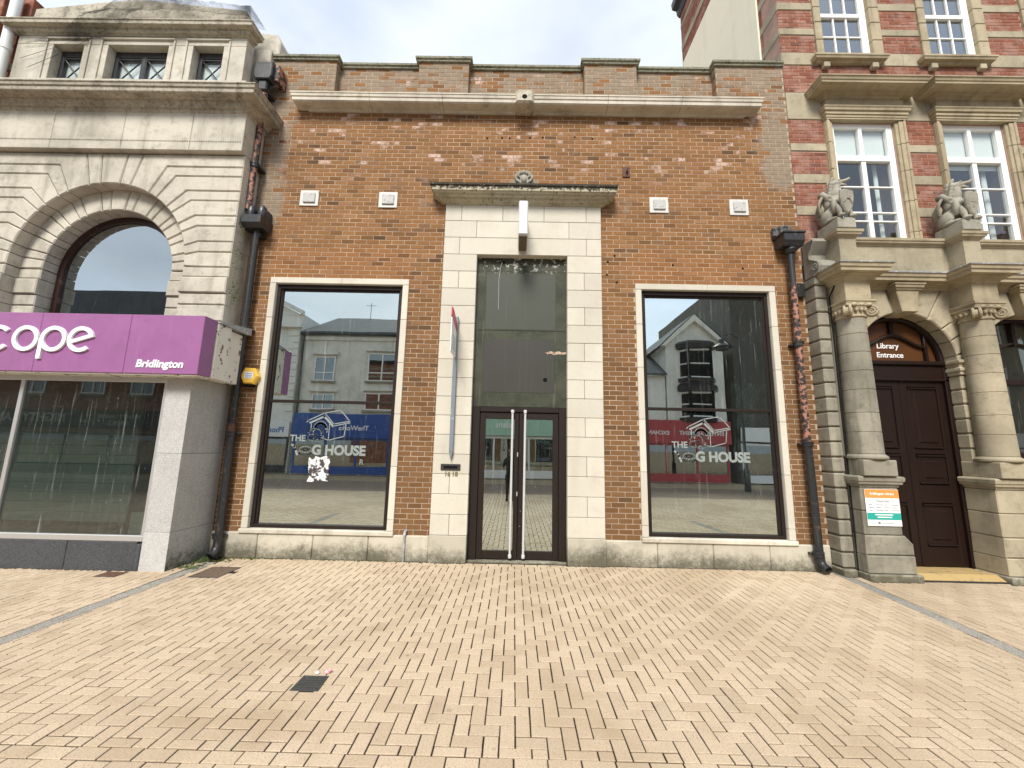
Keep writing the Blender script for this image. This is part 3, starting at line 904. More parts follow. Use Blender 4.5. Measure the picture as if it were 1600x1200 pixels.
# doors
fr = MB().cbox(OX0, -.585, .075, .2, 0, 2.488, .008).cbox(.745, OX1, .075, .2, 0, 2.488, .008).cbox(-.587, .747, .078, .2, 2.40, 2.486, .008)
obj('door_frame', fr, MT['brown'], shop)
obj('threshold', MB().cbox(OX0, OX1, .02, .3, -.02, .022, .008), MT['limebase'], shop)
for a, b, hx in ((-.582, .076, -.035), (.082, .742, .178)):
    st = .095 if a < 0 else .075
    lf = MB().cbox(a, a + st, .10, .16, .03, 2.395, .007).cbox(b - (.075 if a < 0 else .095), b, .10, .16, .03, 2.395, .007)
    lf.cbox(a + st - .004, b - .07, .103, .157, 2.285, 2.393, .006).cbox(a + st - .004, b - .07, .103, .157, .032, .165, .006)
    d = obj('door_leaf', lf, MT['brown'], shop)
    obj('door_pane', MB().box(a + st - .01, b - .06, .128, .134, .16, 2.29), MT['glass'], d)
    h = MB().tube([(hx, .035, .075), (hx, .035, 2.425)], .019, 16)
    for z in (.08, 2.39):
        h.lathe([(.0, 0), (.026, 0), (.028, .006), (.028, .05), (.024, .056), (0, .056)], (hx, .035, z - .01), 16)
        h.tube([(hx, .035, z + .018), (hx, .105, z + .018)], .014, 10)
    obj('pull_handle', h, MT['steel'], d, smooth=40)
    for z in (1.02, 1.66):
        if a < 0: obj('lock_plate', MB().cbox(.052, .072, .094, .101, z, z + .07, .003), MT['alu'], d)
# letter plate and numbers in the left pier
lp = obj('letter_plate', MB().cbox(-1.185, -.865, YF - .02, YF, 1.425, 1.525, .008), MT['iron'], shop)
obj('slot', MB().cbox(-1.14, -.91, YF - .023, YF - .005, 1.452, 1.495, .004), MT['black'], lp)
text('house_number', '16', -1.105, YF - .004, 1.33, MT['olive'], shop, height=.076, bold=.03)
text('house_number', '18', -.985, YF - .004, 1.33, MT['olive'], shop, height=.076, bold=.03)
# shop windows
for wi, (a, b) in enumerate(WIN):
    z0, z1, t = .385, 4.70, .108
    ny = -.022
    sp = [z0 + .06, .62, 1.46, 2.32, 3.2, 3.96, z1 - t]
    for x0, x1 in ((a, a + t), (b - t, b)):
        for p, q in zip(sp, sp[1:]): obj('window_surround_stone', MB().cbox(x0 + .001, x1 - .001, ny + U(-.0015, .0015), .14, p + .002, q - .002, .006), MT['lime'], shop)
    mx_ = (a + b) / 2 + .04
    for x0, x1 in ((a, mx_), (mx_, b)): obj('window_surround_stone', MB().cbox(x0 + .001, x1 - .001, ny, .14, z1 - t + .002, z1, .006), MT['lime'], shop)
    obj('window_sill', MB().cbox(a - .01, b + .01, -.06, .16, z0 - .012, z0 + .058, .01), MT['limebase'] if 0 else MT['corn'], shop)
    ia, ib, iz0, iz1 = a + t + .002, b - t - .002, z0 + .06, z1 - t - .002
    f = MB()
    e = .055
    f.cbox(ia, ia + e, .045, .15, iz0, iz1, .006).cbox(ib - e, ib, .045, .15, iz0, iz1, .006)
    f.cbox(ia + e - .003, ib - e + .003, .047, .15, iz1 - e - .02, iz1 - .001, .006).cbox(ia + e - .003, ib - e + .003, .047, .15, iz0 + .001, iz0 + e, .006)
    g2 = .028
    f.cbox(ia + e - .002, ia + e + g2, .075, .14, iz0 + e, iz1 - e - .02, .004).cbox(ib - e - g2, ib - e + .002, .075, .14, iz0 + e, iz1 - e - .02, .004)
    f.cbox(ia + e + g2, ib - e - g2, .077, .14, iz1 - e - .046, iz1 - e - .018, .004)
    w = obj('window', f, MT['brown'], shop)
    obj('transom', MB().cbox(ia + e + g2 - .003, ib - e - g2 + .003, .07, .145, 2.487, 2.535, .006), MT['brown'], w)
    obj('window_pane', MB().box(ia + e, ib - e, .108, .114, 2.52, iz1 - e - .02), MT['glass'], w)
    obj('window_pane', MB().box(ia + e, ib - e, .108, .114, iz0 + e - .005, 2.50), MT['glass'], w)
    # etched lettering and kennel picture on the lower pane
    dx = -3.795 if wi == 0 else 2.632
    dz = 1.605 if wi == 0 else 1.63
    Y = .1055
    text('decal_lettering', 'THE', dx + .01, Y, dz + .235, MT['frosted'], w, height=.105, ext=.0006, bold=.025)
    text('decal_lettering', 'G HOUSE', dx + .40, Y, dz + .01, MT['frosted'], w, width=.905, height=.175, ext=.0006, bold=.045)
    if wi == 0: text('decal_lettering', 'R', dx + 1.22, Y, dz - .13, MT['frosted'], w, height=.085, ext=.0006)
    ln = MB()
    def seg(p, q, wd=.014):
        (x0, y0), (x1, y1) = p, q
        l = math.hypot(x1 - x0, y1 - y0)
        nx, nyy = -(y1 - y0) / l * wd / 2, (x1 - x0) / l * wd / 2
        tx, ty = (x1 - x0) / l * wd / 2, (y1 - y0) / l * wd / 2
        ln.prism([(dx + x0 + nx - tx, dz + y0 + nyy - ty), (dx + x0 - nx - tx, dz + y0 - nyy - ty), (dx + x1 - nx + tx, dz + y1 - nyy + ty), (dx + x1 + nx + tx, dz + y1 + nyy + ty)], Y - .0006, Y, 0)
    def poly(ps, wd=.014):
        for p, q in zip(ps, ps[1:]): seg(p, q, wd)
    poly([(.27, .56), (.30, .59), (.56, .72), (.83, .77), (1.0, .585), (.73, .535), (.56, .72)], .015)
    poly([(.56, .66), (.72, .50)], .035); poly([(.56, .66), (.33, .55)], .03)
    poly([(.35, .53), (.35, .42)]); poly([(.66, .26), (.92, .33), (.94, .54)]); poly([(.66, .26), (.66, .53)]); poly([(.66, .26), (.55, .30)])
    poly([(.73, .50), (1.0, .56)], .016)
    def arc(cx, cy, rx, ry, a0, a1, wd=.013, n=14): poly([(cx + rx * math.cos(R(a0 + (a1 - a0) * k / n)), cy + ry * math.sin(R(a0 + (a1 - a0) * k / n))) for k in range(n + 1)], wd)
    arc(.51, .44, .10, .10, 10, 170, .035)
    arc(.51, .44, .12, .14, -20, 200)
    arc(.43, .37, .10, .075, 0, 200); arc(.40, .30, .09, .055, 90, 330); arc(.50, .29, .09, .06, 180, 400); arc(.36, .40, .06, .045, 30, 210); arc(.51, .39, .05, .06, -60, 120)
    arc(.44, .335, .022, .016, 0, 360, .02, 8)
    obj('decal_picture', ln, MT['frosted'], w)
    ln = MB()
    arc(.29, .10, .105, .05, 0, 360); arc(.29, .10, .05, .022, 0, 360, .02); arc(.29, .06, .11, .055, 180, 360, .02)
    obj('decal_lettering', ln, MT['frosted'], w)
    ln = MB()
    poly([(.06, .17), (.10, .15), (.12, .10), (.155, .02)], .035)
    obj('decal_lettering', ln, MT['frosted'], w)
# room behind the glass
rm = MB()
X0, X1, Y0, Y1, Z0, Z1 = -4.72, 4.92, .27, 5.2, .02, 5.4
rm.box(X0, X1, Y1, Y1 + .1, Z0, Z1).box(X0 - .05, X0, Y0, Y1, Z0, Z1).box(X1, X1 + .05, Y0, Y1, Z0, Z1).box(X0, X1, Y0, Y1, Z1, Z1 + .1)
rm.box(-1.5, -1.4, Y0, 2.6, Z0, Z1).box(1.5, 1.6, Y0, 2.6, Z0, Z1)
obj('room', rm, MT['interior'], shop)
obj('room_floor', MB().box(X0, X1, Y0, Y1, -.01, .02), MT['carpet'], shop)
for a, b, z1 in ((-4.58, -3.72, 3.3), (3.95, 4.66, 3.05)):
    p = obj('display_panel', MB().cbox(a, b, .52, .56, .0201, z1, .006), MT['damask'], shop)
    obj('panel_edge', MB().cbox(b - .05 if a < 0 else a - .05, b if a < 0 else a, .5, .515, .0201, z1, .005), MT['slatwall'], p)
for a, b in WIN: obj('window_ledge', MB().box(a + .12, b - .12, .2, .75, .02, .44), MT['slatwall'], shop)

# ---- small things fixed to the shop front
for i, (x, z, lb) in enumerate(((-3.835, 6.235, 'square white vent plate nearest the left downpipe on brick wall'), (-2.39, 6.225, 'square white vent plate left of the entrance canopy'),
                               (2.54, 6.21, 'square white vent plate right of the entrance canopy'), (3.985, 6.19, 'square white vent plate nearest the right downpipe on brick wall'))):
    v = root('wall_vent', (x, -.002, z - .155), lb, 'vent', 'square vent plates high on the brick front')
    obj('plate', MB().cbox(x - .17, x + .17, -.02, -.0, z - .155, z + .155, .006), MT['tile'], v)
    obj('vent_cover', MB().cbox(x - .105, x + .115, -.045, -.018, z - .10, z + .10, .012), MT['vent'], v)
for hx_, hz_ in ((-.62, 7.53), (-.34, 7.54), (-.20, 7.54), (.18, 7.55), (.42, 7.56), (1.02, 7.58), (1.35, 7.55), (1.72, 5.22), (1.60, 5.10), (2.75, 5.06), (3.98, 5.02), (1.58, 4.86), (1.75, 4.72)):
    obj('fixing_hole', MB().lathe([(0, 0), (.016, 0), (.02, .003)], (hx_, -.0045, hz_), 9, axis='Y'), MT['black'], shop)
br = root('wall_bracket', (1.965, -.003, 6.76), 'rusty brown steel bracket plate on brick wall right of canopy', 'bracket')
obj('plate', MB().cbox(1.895, 2.035, -.022, -.0, 6.76, 6.965, .004), MT['rust'], br)
obj('hook', MB().tube([(1.965, -.02, 6.84), (1.965, -.07, 6.85), (1.975, -.08, 6.88), (1.985, -.05, 6.9)], .014, 8), MT['rust'], br)
lb = root('projecting_light_box', (.08, -.06, 5.25), 'slim blank white projecting sign box over the shop entrance', 'sign')
obj('casing', MB().cbox(0.0, .155, -.62, -.075, 5.252, 5.86, .018), paint('grey_white_casing', (.56, .58, .60), .4, var=.05), lb)
obj('underside_tray', MB().cbox(.008, .147, -.60, -.09, 5.225, 5.2515, .008), paint('brown_metal_tray', (.16, .125, .085), .6, .2, (.07, .06, .05), sc=12), lb)
obj('mounting_bracket', MB().cbox(.05, .105, -.085, -.055, 5.3, 5.8, .004), MT['alu'], lb)
ss = root('agents_board', (-1.03, -.06, 1.62), 'estate agents flag board in red and white on grey wall post', 'sign board')
obj('post', MB().cbox(-1.055, -.99, -.125, -.058, 1.72, 4.0, .006).prism([(-1.055, 1.72), (-.99, 1.72), (-1.022, 1.60)], -.125, -.058, .004), MT['post'], ss)
bo = obj('board', MB().cbox(-1.03, -1.015, -.62, -.126, 3.28, 3.86, .002), MT['whiteboard'], ss)
rb = MB().prism([(-.62, 3.83), (-.126, 3.72), (-.126, 3.90), (-.45, 3.99), (-.62, 4.0)], -1.0315, -1.0135, .001, 'X', back=True)
obj('red_header', rb, MT['redboard'], bo)
for k in range(5): obj('print_line', MB().box(-1.0148, -1.0142, -.5 + .03 * (k % 2), -.2, 3.36 + k * .05, 3.375 + k * .05), MT['grayline'], bo)
al = root('alarm_box', (-4.47, -.005, 2.75), 'yellow hexagonal burglar alarm box beside left shop window', 'alarm')
hx = [(-4.625, 2.905), (-4.555, 3.045), (-4.385, 3.035), (-4.315, 2.90), (-4.385, 2.765), (-4.555, 2.775)]
obj('cover', MB().prism(hx, -.115, -.002, .022), MT['yellow'], al)
st = obj('sticker', MB().cbox(-4.545, -4.395, -.118, -.114, 2.86, 2.97, .001), MT['whiteboard'], al)
for k in range(3): obj('sticker_print', MB().box(-4.53, -4.41, -.1186, -.1181, 2.875 + k * .032, 2.887 + k * .032), MT['blue'], st)
obj('sounder', MB().cbox(-4.54, -4.40, -.10, -.01, 2.725, 2.77, .012), MT['black'], al)
cd = root('conduit', (-1.71, -.05, 0), 'short grey conduit pipe against plinth left of the entrance', 'pipe')
obj('pipe', MB().tube([(-1.71, -.052, 0), (-1.71, -.052, .41)], .017, 10), MT['lead'], cd, smooth=40)
obj('elbow', MB().tube([(-1.71, -.052, .40), (-1.71, -.05, .445), (-1.70, -.02, .46), (-1.70, .0, .46)], .024, 10), MT['lead'], cd, smooth=50)
po = tag(obj('torn_poster', MB().prism([(-3.43, 1.58), (-3.37, 1.545), (-3.33, 1.60), (-3.24, 1.57), (-3.15, 1.61), (-3.08, 1.585), (-3.065, 1.47), (-3.085, 1.36), (-3.07, 1.19), (-3.18, 1.20), (-3.30, 1.175), (-3.43, 1.18), (-3.40, 1.25), (-3.42, 1.36), (-3.43, 1.47)], .102, .1045, 0), MT['whiteboard']), 'torn black and white poster stuck low on left shop window', 'poster')
def poster_mat():
    m = M('torn_photo_print')
    n = m.noise(9, 4, .6)
    col = m.mix(m.step(n, .47, .53), (.06, .05, .055), (.72, .72, .72))
    return m.out(col, .6)
po.data.materials.clear(); po.data.materials.append(poster_mat())

# ------------------------------------------------------------------ downpipes
def collar(mb, x, y, z, r):
    mb.lathe([(r, -.035), (r + .018, -.03), (r + .02, .02), (r + .028, .025), (r + .028, .045), (r, .05)], (x, y, z), 16)
    mb.cbox(x - r - .05, x + r + .05, y + r * .5, .0, z - .012, z + .02, .004)
    return mb
dp = root('drainpipe', (-4.62, -.12, 0), 'old iron downpipe with two hoppers where brick shop meets cream stone building', 'drainpipe')
py = -.115
obj('upper_hopper', MB().prism([(-4.90, 8.42), (-4.64, 8.42), (-4.60, 8.50), (-4.60, 8.78), (-4.94, 8.78), (-4.94, 8.50)], -.33, -.16, .015).cbox(-4.86, -4.70, -.29, -.16, 8.22, 8.43, .02), MT['blackiron'], dp)
obj('wall_bracket', MB().cbox(-4.62, -4.52, -.25, -.001, 8.45, 8.78, .01), MT['peel'], dp)
mb = MB().tube([(-4.775, -.2, 8.24), (-4.78, -.2, 6.8), (-4.79, -.2, 6.62), (-4.79, -.2, 5.86)], .052, 14)
obj('upper_pipe', mb, MT['peel'], dp, smooth=40)
for z in (8.25, 6.72): obj('pipe_collar', MB().lathe([(.052, -.035), (.07, -.03), (.072, .02), (.08, .025), (.08, .05), (.052, .055)], (-4.78, -.2, z), 16).cbox(-4.82, -4.70, -.17, .0, z - .01, z + .03, .004), MT['blackiron'], dp, smooth=40)
h = MB().prism([(-.34, 5.56), (-.34, 5.70), (0, 5.70), (0, 5.56), (-.07, 5.49), (-.27, 5.49)], -4.80, -4.45, .012, 'X', back=True)
h.cbox(-4.78, -4.47, -.16, -.002, 5.70, 5.90, .02)
for x in (-4.72, -4.53): h.lathe([(.06, 0), (.075, .1), (.065, .2), (.03, .24), (0, .245)], (x, -.2, 5.70), 12)
obj('hopper', h, MT['blackiron'], dp, smooth=35)
obj('lower_pipe', MB().tube([(-4.62, -.15, 5.52), (-4.63, -.14, 5.4), (-4.645, py, 3.74), (-4.645, py, 2.1)], .055, 14), MT['blackiron'], dp, smooth=40)
obj('rusty_pipe', MB().tube([(-4.645, py, 2.1), (-4.645, py, 1.97), (-4.62, py, 1.9)], .058, 14), MT['rust'], dp, smooth=40)
obj('foot_pipe', MB().tube([(-4.63, py, 1.93), (-4.62, py, .35)], .06, 14), MT['blackiron'], dp, smooth=40)
for z in (5.42, 3.70, 1.93, .33): obj('pipe_collar', collar(MB(), -4.635, py, z, .056), MT['blackiron'], dp, smooth=40)
obj('shoe', MB().tube([(-4.62, py, .38), (-4.62, py, .18), (-4.62, py - .04, .10), (-4.63, py - .13, .055)], .066, 14), MT['blackiron'], dp, smooth=50)
obj('shoe_mouth', MB().tube([(-4.63, py - .131, .0545), (-4.6301, py - .1315, .0542)], .054, 14), MT['black'], dp)

dq = root('drainpipe', (4.77, -.12, 0), 'black downpipe with salmon paint showing through beside the library corner', 'drainpipe')
obj('hopper', MB().prism([(-.30, 5.42), (-.30, 5.56), (0, 5.56), (0, 5.42), (-.07, 5.34), (-.24, 5.34)], 4.56, 4.90, .012, 'X', back=True).cbox(4.54, 4.92, -.32, 0, 5.55, 5.585, .008), MT['blackiron'], dq)
obj('hopper_back', MB().cbox(4.52, 4.84, -.10, -.002, 5.58, 5.78, .02).cbox(4.60, 4.78, -.20, -.05, 5.585, 5.77, .05), paint('sooty_grey_iron', (.10, .10, .098), .7, .45, (.02, .02, .02), sc=14), dq)
obj('collar', MB().lathe([(.05, -.06), (.075, -.05), (.08, -.02), (.10, 0), (.10, .03), (.06, .05)], (4.745, -.14, 5.30), 16), MT['blackiron'], dq, smooth=40)
obj('upper_pipe', MB().tube([(4.745, -.14, 5.36), (4.75, -.12, 5.0), (4.752, -.12, 4.72)], .052, 14), MT['blackiron'], dq, smooth=40)
obj('peeling_pipe', MB().tube([(4.752, -.12, 4.72), (4.75, -.12, 3.6), (4.75, -.12, 1.95)], .0525, 14), MT['peel'], dq, smooth=40)
obj('foot_pipe', MB().tube([(4.75, -.12, 1.95), (4.775, -.115, .3)], .058, 14), MT['blackiron'], dq, smooth=40)
for z in (3.62, 1.96, .27): obj('pipe_collar', collar(MB(), 4.755, -.12, z, .054), MT['blackiron'], dq, smooth=40)
obj('shoe', MB().tube([(4.775, -.115, .31), (4.78, -.115, .17), (4.785, -.15, .11), (4.80, -.24, .07)], .066, 14), MT['blackiron'], dq, smooth=50)
obj('shoe_mouth', MB().tube([(4.80, -.2405, .0698), (4.8001, -.241, .0695)], .053, 14), MT['black'], dq)
jb = tag(obj('junction_box', MB().cbox(4.86, 4.99, -.075, -.001, 4.48, 4.74, .015), MT['blackiron']), 'small black box on brick wall behind the right downpipe', 'box')

# ------------------------------------------------------------------ cream stone building with the purple shop sign (left)
SX0, SX1, CXA, CZA = -9.42, -4.822, -7.12, 4.70
sc = root('stone_building', (-7.12, 0, 0), 'cream ashlar building with big arched window above a purple shop sign', 'building')
YM, YI, YG = -.40, -.20, .06
obj('core_wall', MB().box(SX0, SX1 - .05, .10, 1.2, 0, 9.0).box(SX0 + .01, -8.72, -.37, .1, 3.0, 6.79).box(-5.52, SX1 - .045, -.37, .1, 2.8, 6.79).box(SX0 + .02, SX1 - .04, -.372, .099, 6.32, 8.1), MT['scopedark'], sc)
obj('corner_return', MB().box(SX1 - .03, SX1 - .006, -.37, .102, 2.8, 6.78), MT['scope'], sc)
RO, RI = 1.5, 1.12
J = [(6.4, None, 0), (13.8, None, 0), (27.8, 6.54, .95), (34.3, 6.36, 1.13), (44.3, 6.085, 1.36), (50.1, 5.90, 1.46), (59.7, 5.62, 1.57), (66, 5.43, 1.63), (76, 5.147, 1.69), (82.3, 4.957, 1.715), (90, 4.69, 1.72)]
ZT = 6.78
def pt(r, a, s): return (CXA + s * r * math.sin(R(a)), CZA + r * math.cos(R(a)))
def arcp(r, a0, a1, s, n=4): return [pt(r, a0 + (a1 - a0) * k / n, s) for k in range(n + 1)]
def knee(j, s):
    a, z, dx = j
    return (CXA + s * (ZT - CZA) * math.tan(R(a)), ZT) if z is None else (CXA + s * dx, z)
def stoneblock(poly, yf, yb, b=.016, gap=.0055, mat='scope', name='voussoir'):
    obj(name, MB().prism(inset(ccw(poly), gap), yf + U(-.002, .002), yb, b), MT[mat], sc)
stoneblock([*arcp(RO, 6.4, 0, -1, 3), *arcp(RO, 0, 6.4, 1, 3)[1:], knee(J[0], 1), knee(J[0], -1)], YM, .1)
for s in (-1, 1):
    xe = SX1 if s > 0 else SX0
    for a, b in zip(J, J[1:]):
        p = arcp(RO, a[0], b[0], s)
        ka, kb = knee(a, s), knee(b, s)
        if b[1] is None: p += [kb, ka]
        elif a[1] is None: p += [kb, (xe, b[1]), (xe, ZT), ka]
        else: p += [kb, (xe, b[1]), (xe, a[1]), ka]
        stoneblock(p, YM, .1)
    for c, d, yy in ((4.51, 4.69, YM), (4.23, 4.51, YM - .03), (4.03, 4.23, YM), (3.75, 4.03, YM), (3.4, 3.75, YM)):
        stoneblock([(CXA + s * RO, c), (xe, c), (xe, d), (CXA + s * RO, d)], yy, .1, name='jamb_stone')
        stoneblock([(CXA + s * RI, c), (CXA + s * (RO + .02), c), (CXA + s * (RO + .02), d), (CXA + s * RI, d)], YI if yy == YM else YI - .03, YG + .05, name='jamb_stone')
    ang = [0, 6.4] + [j[0] for j in J[1:]]
    for a, b in zip(ang, ang[1:]):
        if a == 0:
            if s > 0: stoneblock(arcp(RO + .02, -6.4, 6.4, 1) + arcp(RI, 6.4, -6.4, 1), YI, YG + .05)
            continue
        stoneblock(arcp(RO + .02, a, b, s) + arcp(RI, b, a, s), YI, YG + .05)
# arched window
rim = MB()
fa = [(CXA - RI - .05, 3.3)] + [pt(RI + .05, -90 + 180 * k / 28, 1) for k in range(29)] + [(CXA + RI + .05, 3.3)]
fb = [(CXA - RI + .09, 3.3)] + [pt(RI - .09, -90 + 180 * k / 28, 1) for k in range(29)] + [(CXA + RI - .09, 3.3)]
n = len(fa)
vs = [(p[0], y, p[1]) for y in (YG - .02, YG + .05) for q in (fa, fb) for p in q]
rim.add(vs, [(i, i + 1, n + i + 1, n + i) for i in range(n - 1)] + [(n + i, n + i + 1, 3 * n + i + 1, 3 * n + i) for i in range(n - 1)])
aw = obj('arched_window_frame', rim, paint('dark_red_brown_frame', (.035, .014, .011), .4, .1, (.1, .06, .05)), sc)
obj('arched_pane', MB().prism(ccw(fb), YG + .02, YG + .025, 0), MT['glassa'], aw)
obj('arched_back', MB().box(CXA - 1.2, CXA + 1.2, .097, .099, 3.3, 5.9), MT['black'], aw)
# frieze, bead course, cornice, attic
fz = [SX0, -8.2, -6.95, -5.75, SX1]
for a, b in zip(fz, fz[1:]): obj('frieze_stone', MB().cbox(a + .002, b - .002, -.50, .1, 6.785, 7.54, .008), MT['scope'], sc)
bd_ = MB()
x = SX0 + .05
while x < SX1 - .05:
    bd_.cbox(x, x + .018, -.512, -.49, 6.945, 6.968, .004)
    x += .042
obj('bead_course', bd_, MT['scopedark'], sc, kind='stuff')
cprof = [(0, 7.50), (.02, 7.52), (.03, 7.56), (.07, 7.565), (.085, 7.60), (.12, 7.64), (.125, 7.655), (.27, 7.66), (.28, 7.672), (.284, 7.735), (.305, 7.745), (.315, 7.79), (.33, 7.80), (.33, 7.815), (0, 7.93)]
obj('main_cornice', MB().sweep([(SX0, .0), (SX0, -.50), (SX1, -.50), (SX1, .05)], cprof), MT['scopedark'], sc)
obj('blocking_course', MB().cbox(SX0 + .1, SX1 - .05, -.56, .1, 7.93, 8.13, .01), MT['scope'], sc)
AX0, AX1, AY = -9.20, -5.0, -.5
AW = [(-8.53, -7.97), (-7.52, -6.42), (-5.965, -5.41)]
WZ0, WZ1 = 8.16, 8.895
ah = [(a, b, WZ0, WZ1) for a, b in AW]
for a, b, c, d in split(AX0, AX1, 8.13, 9.075, ah): obj('attic_stone', MB().cbox(a + .002, b - .002, AY, -.3, c + .001, d - .001, .005), MT['scope'], sc)
obj('attic_back', MB().box(AX0 + .02, -5.12, -.27, .3, 8.1, 9.1), MT['scopedark'], sc)
for a, b in AW:
    m2 = MB().prism([(a - .12, 9.01), (b + .12, 9.01), (b + .12, 8.985), (a - .12, 8.985)], AY - .035, AY, .004)
    m2.cbox(a - .13, a - .10, AY - .02, AY + .001, 8.14, 8.985, .004).cbox(b + .10, b + .13, AY - .02, AY + .001, 8.14, 8.985, .004)
    obj('window_architrave', m2, MT['scope'], sc)
    fr = MB()
    y0, y1 = -.36, -.31
    fr.cbox(a, a + .05, y0, y1, WZ0, WZ1, .004).cbox(b - .05, b, y0, y1, WZ0, WZ1, .004).cbox(a, b, y0 + .001, y1, WZ0, WZ0 + .05, .004).cbox(a, b, y0 + .001, y1, WZ1 - .12, WZ1, .004)
    cols = [(a + .05, b - .05)] if b - a < .8 else [(a + .05, (a + b) / 2 - .03), ((a + b) / 2 + .03, b - .05)]
    if len(cols) > 1: fr.cbox((a + b) / 2 - .03, (a + b) / 2 + .03, y0, y1, WZ0, WZ1, .004)
    for p, q in cols:
        for u in ((p, q), (q, p)): fr.tube([(u[0], -.34, WZ0 + .04), (u[1], -.34, WZ1 - .14)], .012, 6)
        fr.cbox(p, p + .02, y0 + .003, y1, WZ0 + .05, WZ1 - .1, .003).cbox(q - .02, q, y0 + .003, y1, WZ0 + .05, WZ1 - .1, .003).cbox(p, q, y0 + .004, y1, WZ1 - .16, WZ1 - .135, .003)
    w = obj('attic_window', fr, MT['blackiron'], sc)
    obj('attic_pane', MB().box(a, b, -.315, -.31, WZ0, WZ1), MT['glassv'], w)
    obj('white_blind', MB().box(a + .02, b - .02, -.285, -.28, WZ0, WZ1 - .1), MT['blind'], w)
aprof = [(0, 9.06), (.02, 9.065), (.03, 9.085), (.06, 9.09), (.08, 9.12), (.085, 9.15), (.17, 9.155), (.175, 9.21), (.19, 9.22), (.19, 9.235), (0, 9.30)]
obj('attic_cornice', MB().sweep([(AX0, .3), (AX0, AY), (AX1, AY), (AX1, -.34)], aprof), MT['scopedark'], sc)
obj('attic_parapet', MB().prism([(AX0 + .12, 9.27), (AX1 - .1, 9.27), (AX1 - .12, 9.70), (-6.95, 9.90), (-7.35, 9.90), (AX0 + .15, 9.68)], AY + .02, -.2, .015, back=True), MT['scopedark'], sc)
obj('side_parapet', MB().prism([(-5.35, 8.0), (-4.76, 8.0), (-4.76, 9.60), (-4.84, 9.78), (-5.35, 9.84)], 0.02, .6, .02, back=True), MT['scope'], sc)
obj('side_parapet_block', MB().cbox(-5.30, -4.83, -.10, .018, 8.0, 9.30, .015), MT['scope'], sc)
obj('side_ashlar', MB().box(-5.3, SX1 - .002, .101, .15, 6.8, 8.3), MT['scope'], sc)
# bird netting bunched over the attic parapet
def net_mat():
    m = M('black_bird_net')
    n = m.noise(2.6, 6, .65)
    g = m.noise(55, 3, .7)
    k = m.ma('MULTIPLY', m.step(n, .3, .75), .62)
    tr = m.n('BsdfTransparent').outputs[0]
    df = m.n('BsdfDiffuse', {'Color': (.03, .03, .027, 1)}).outputs[0]
    m.nt.links.new(m.n('MixShader', {0: m.ma('ADD', k, m.ma('MULTIPLY', m.step(g, .45, .6), .2), clamp=True), 1: tr, 2: df}).outputs[0], m.o.inputs[0])
    return m.m
def sheet(rows, n, amp, sd):
    rr = random.Random(sd)
    mb = MB()
    g = []
    for r in rows:
        seg = len(r) - 1
        line = []
        for k in range(n + 1):
            u = k / n * seg
            i = min(int(u), seg - 1)
            line.append(Vector(r[i]).lerp(Vector(r[i + 1]), u - i) + Vector((0, rr.uniform(-amp, 0), rr.uniform(-amp, amp) * .6)))
        g.append(line)
    vs = [tuple(p) for l in g for p in l]
    mb.add(vs, [(i * (n + 1) + k, i * (n + 1) + k + 1, (i + 1) * (n + 1) + k + 1, (i + 1) * (n + 1) + k) for i in range(len(g) - 1) for k in range(n)])
    return mb
NA = AY - .01
nt_ = sheet([[(-7.45, -.05, 9.93), (-6.9, -.05, 9.96), (-5.9, -.05, 9.86), (-5.0, -.05, 9.76)],
             [(-7.5, NA, 9.93), (-6.9, NA, 9.95), (-5.9, NA, 9.84), (-5.0, NA, 9.74)],
             [(-7.6, NA - .03, 9.75), (-7.1, NA - .03, 9.80), (-6.2, NA - .03, 9.70), (-4.98, NA - .03, 9.58)],
             [(-7.75, NA - .06, 9.55), (-7.2, NA - .05, 9.62), (-6.2, NA - .06, 9.56), (-4.92, NA - .05, 9.45)],
             [(-7.9, NA - .2, 9.27), (-7.35, NA - .2, 9.34), (-6.3, NA - .10, 9.50), (-4.85, NA - .2, 9.30)]], 26, .03, 4)
t2 = sheet([[(-7.75, NA - .06, 9.55), (-7.3, NA - .05, 9.60), (-6.9, NA - .05, 9.6)], [(-7.9, NA - .205, 9.25), (-7.4, NA - .205, 9.27), (-7.0, NA - .205, 9.27)],
            [(-8.2, NA - .12, 9.08), (-7.7, NA - .12, 9.06), (-7.25, NA - .12, 9.05)], [(-8.7, NA - .05, 8.95), (-8.2, NA - .04, 8.92), (-7.55, NA - .05, 8.95)], [(-9.1, NA - .02, 8.85), (-8.7, NA - .02, 8.9), (-8.1, NA - .03, 8.9)]], 14, .02, 6)
nt_.add(t2.v, t2.f)
for x0, x1, z1 in ((-7.6, -9.05, 8.55), (-7.45, -8.9, 8.35)):
    nt_.tube([(x0, NA - .13, 9.06), ((x0 + x1) / 2, NA - .03, (9.0 + z1) / 2 + .05), (x1, NA - .02, z1)], .004, 5)
tag(obj('bird_netting', nt_, net_mat()), 'black bird netting bunched over top of the cream stone attic', 'netting')
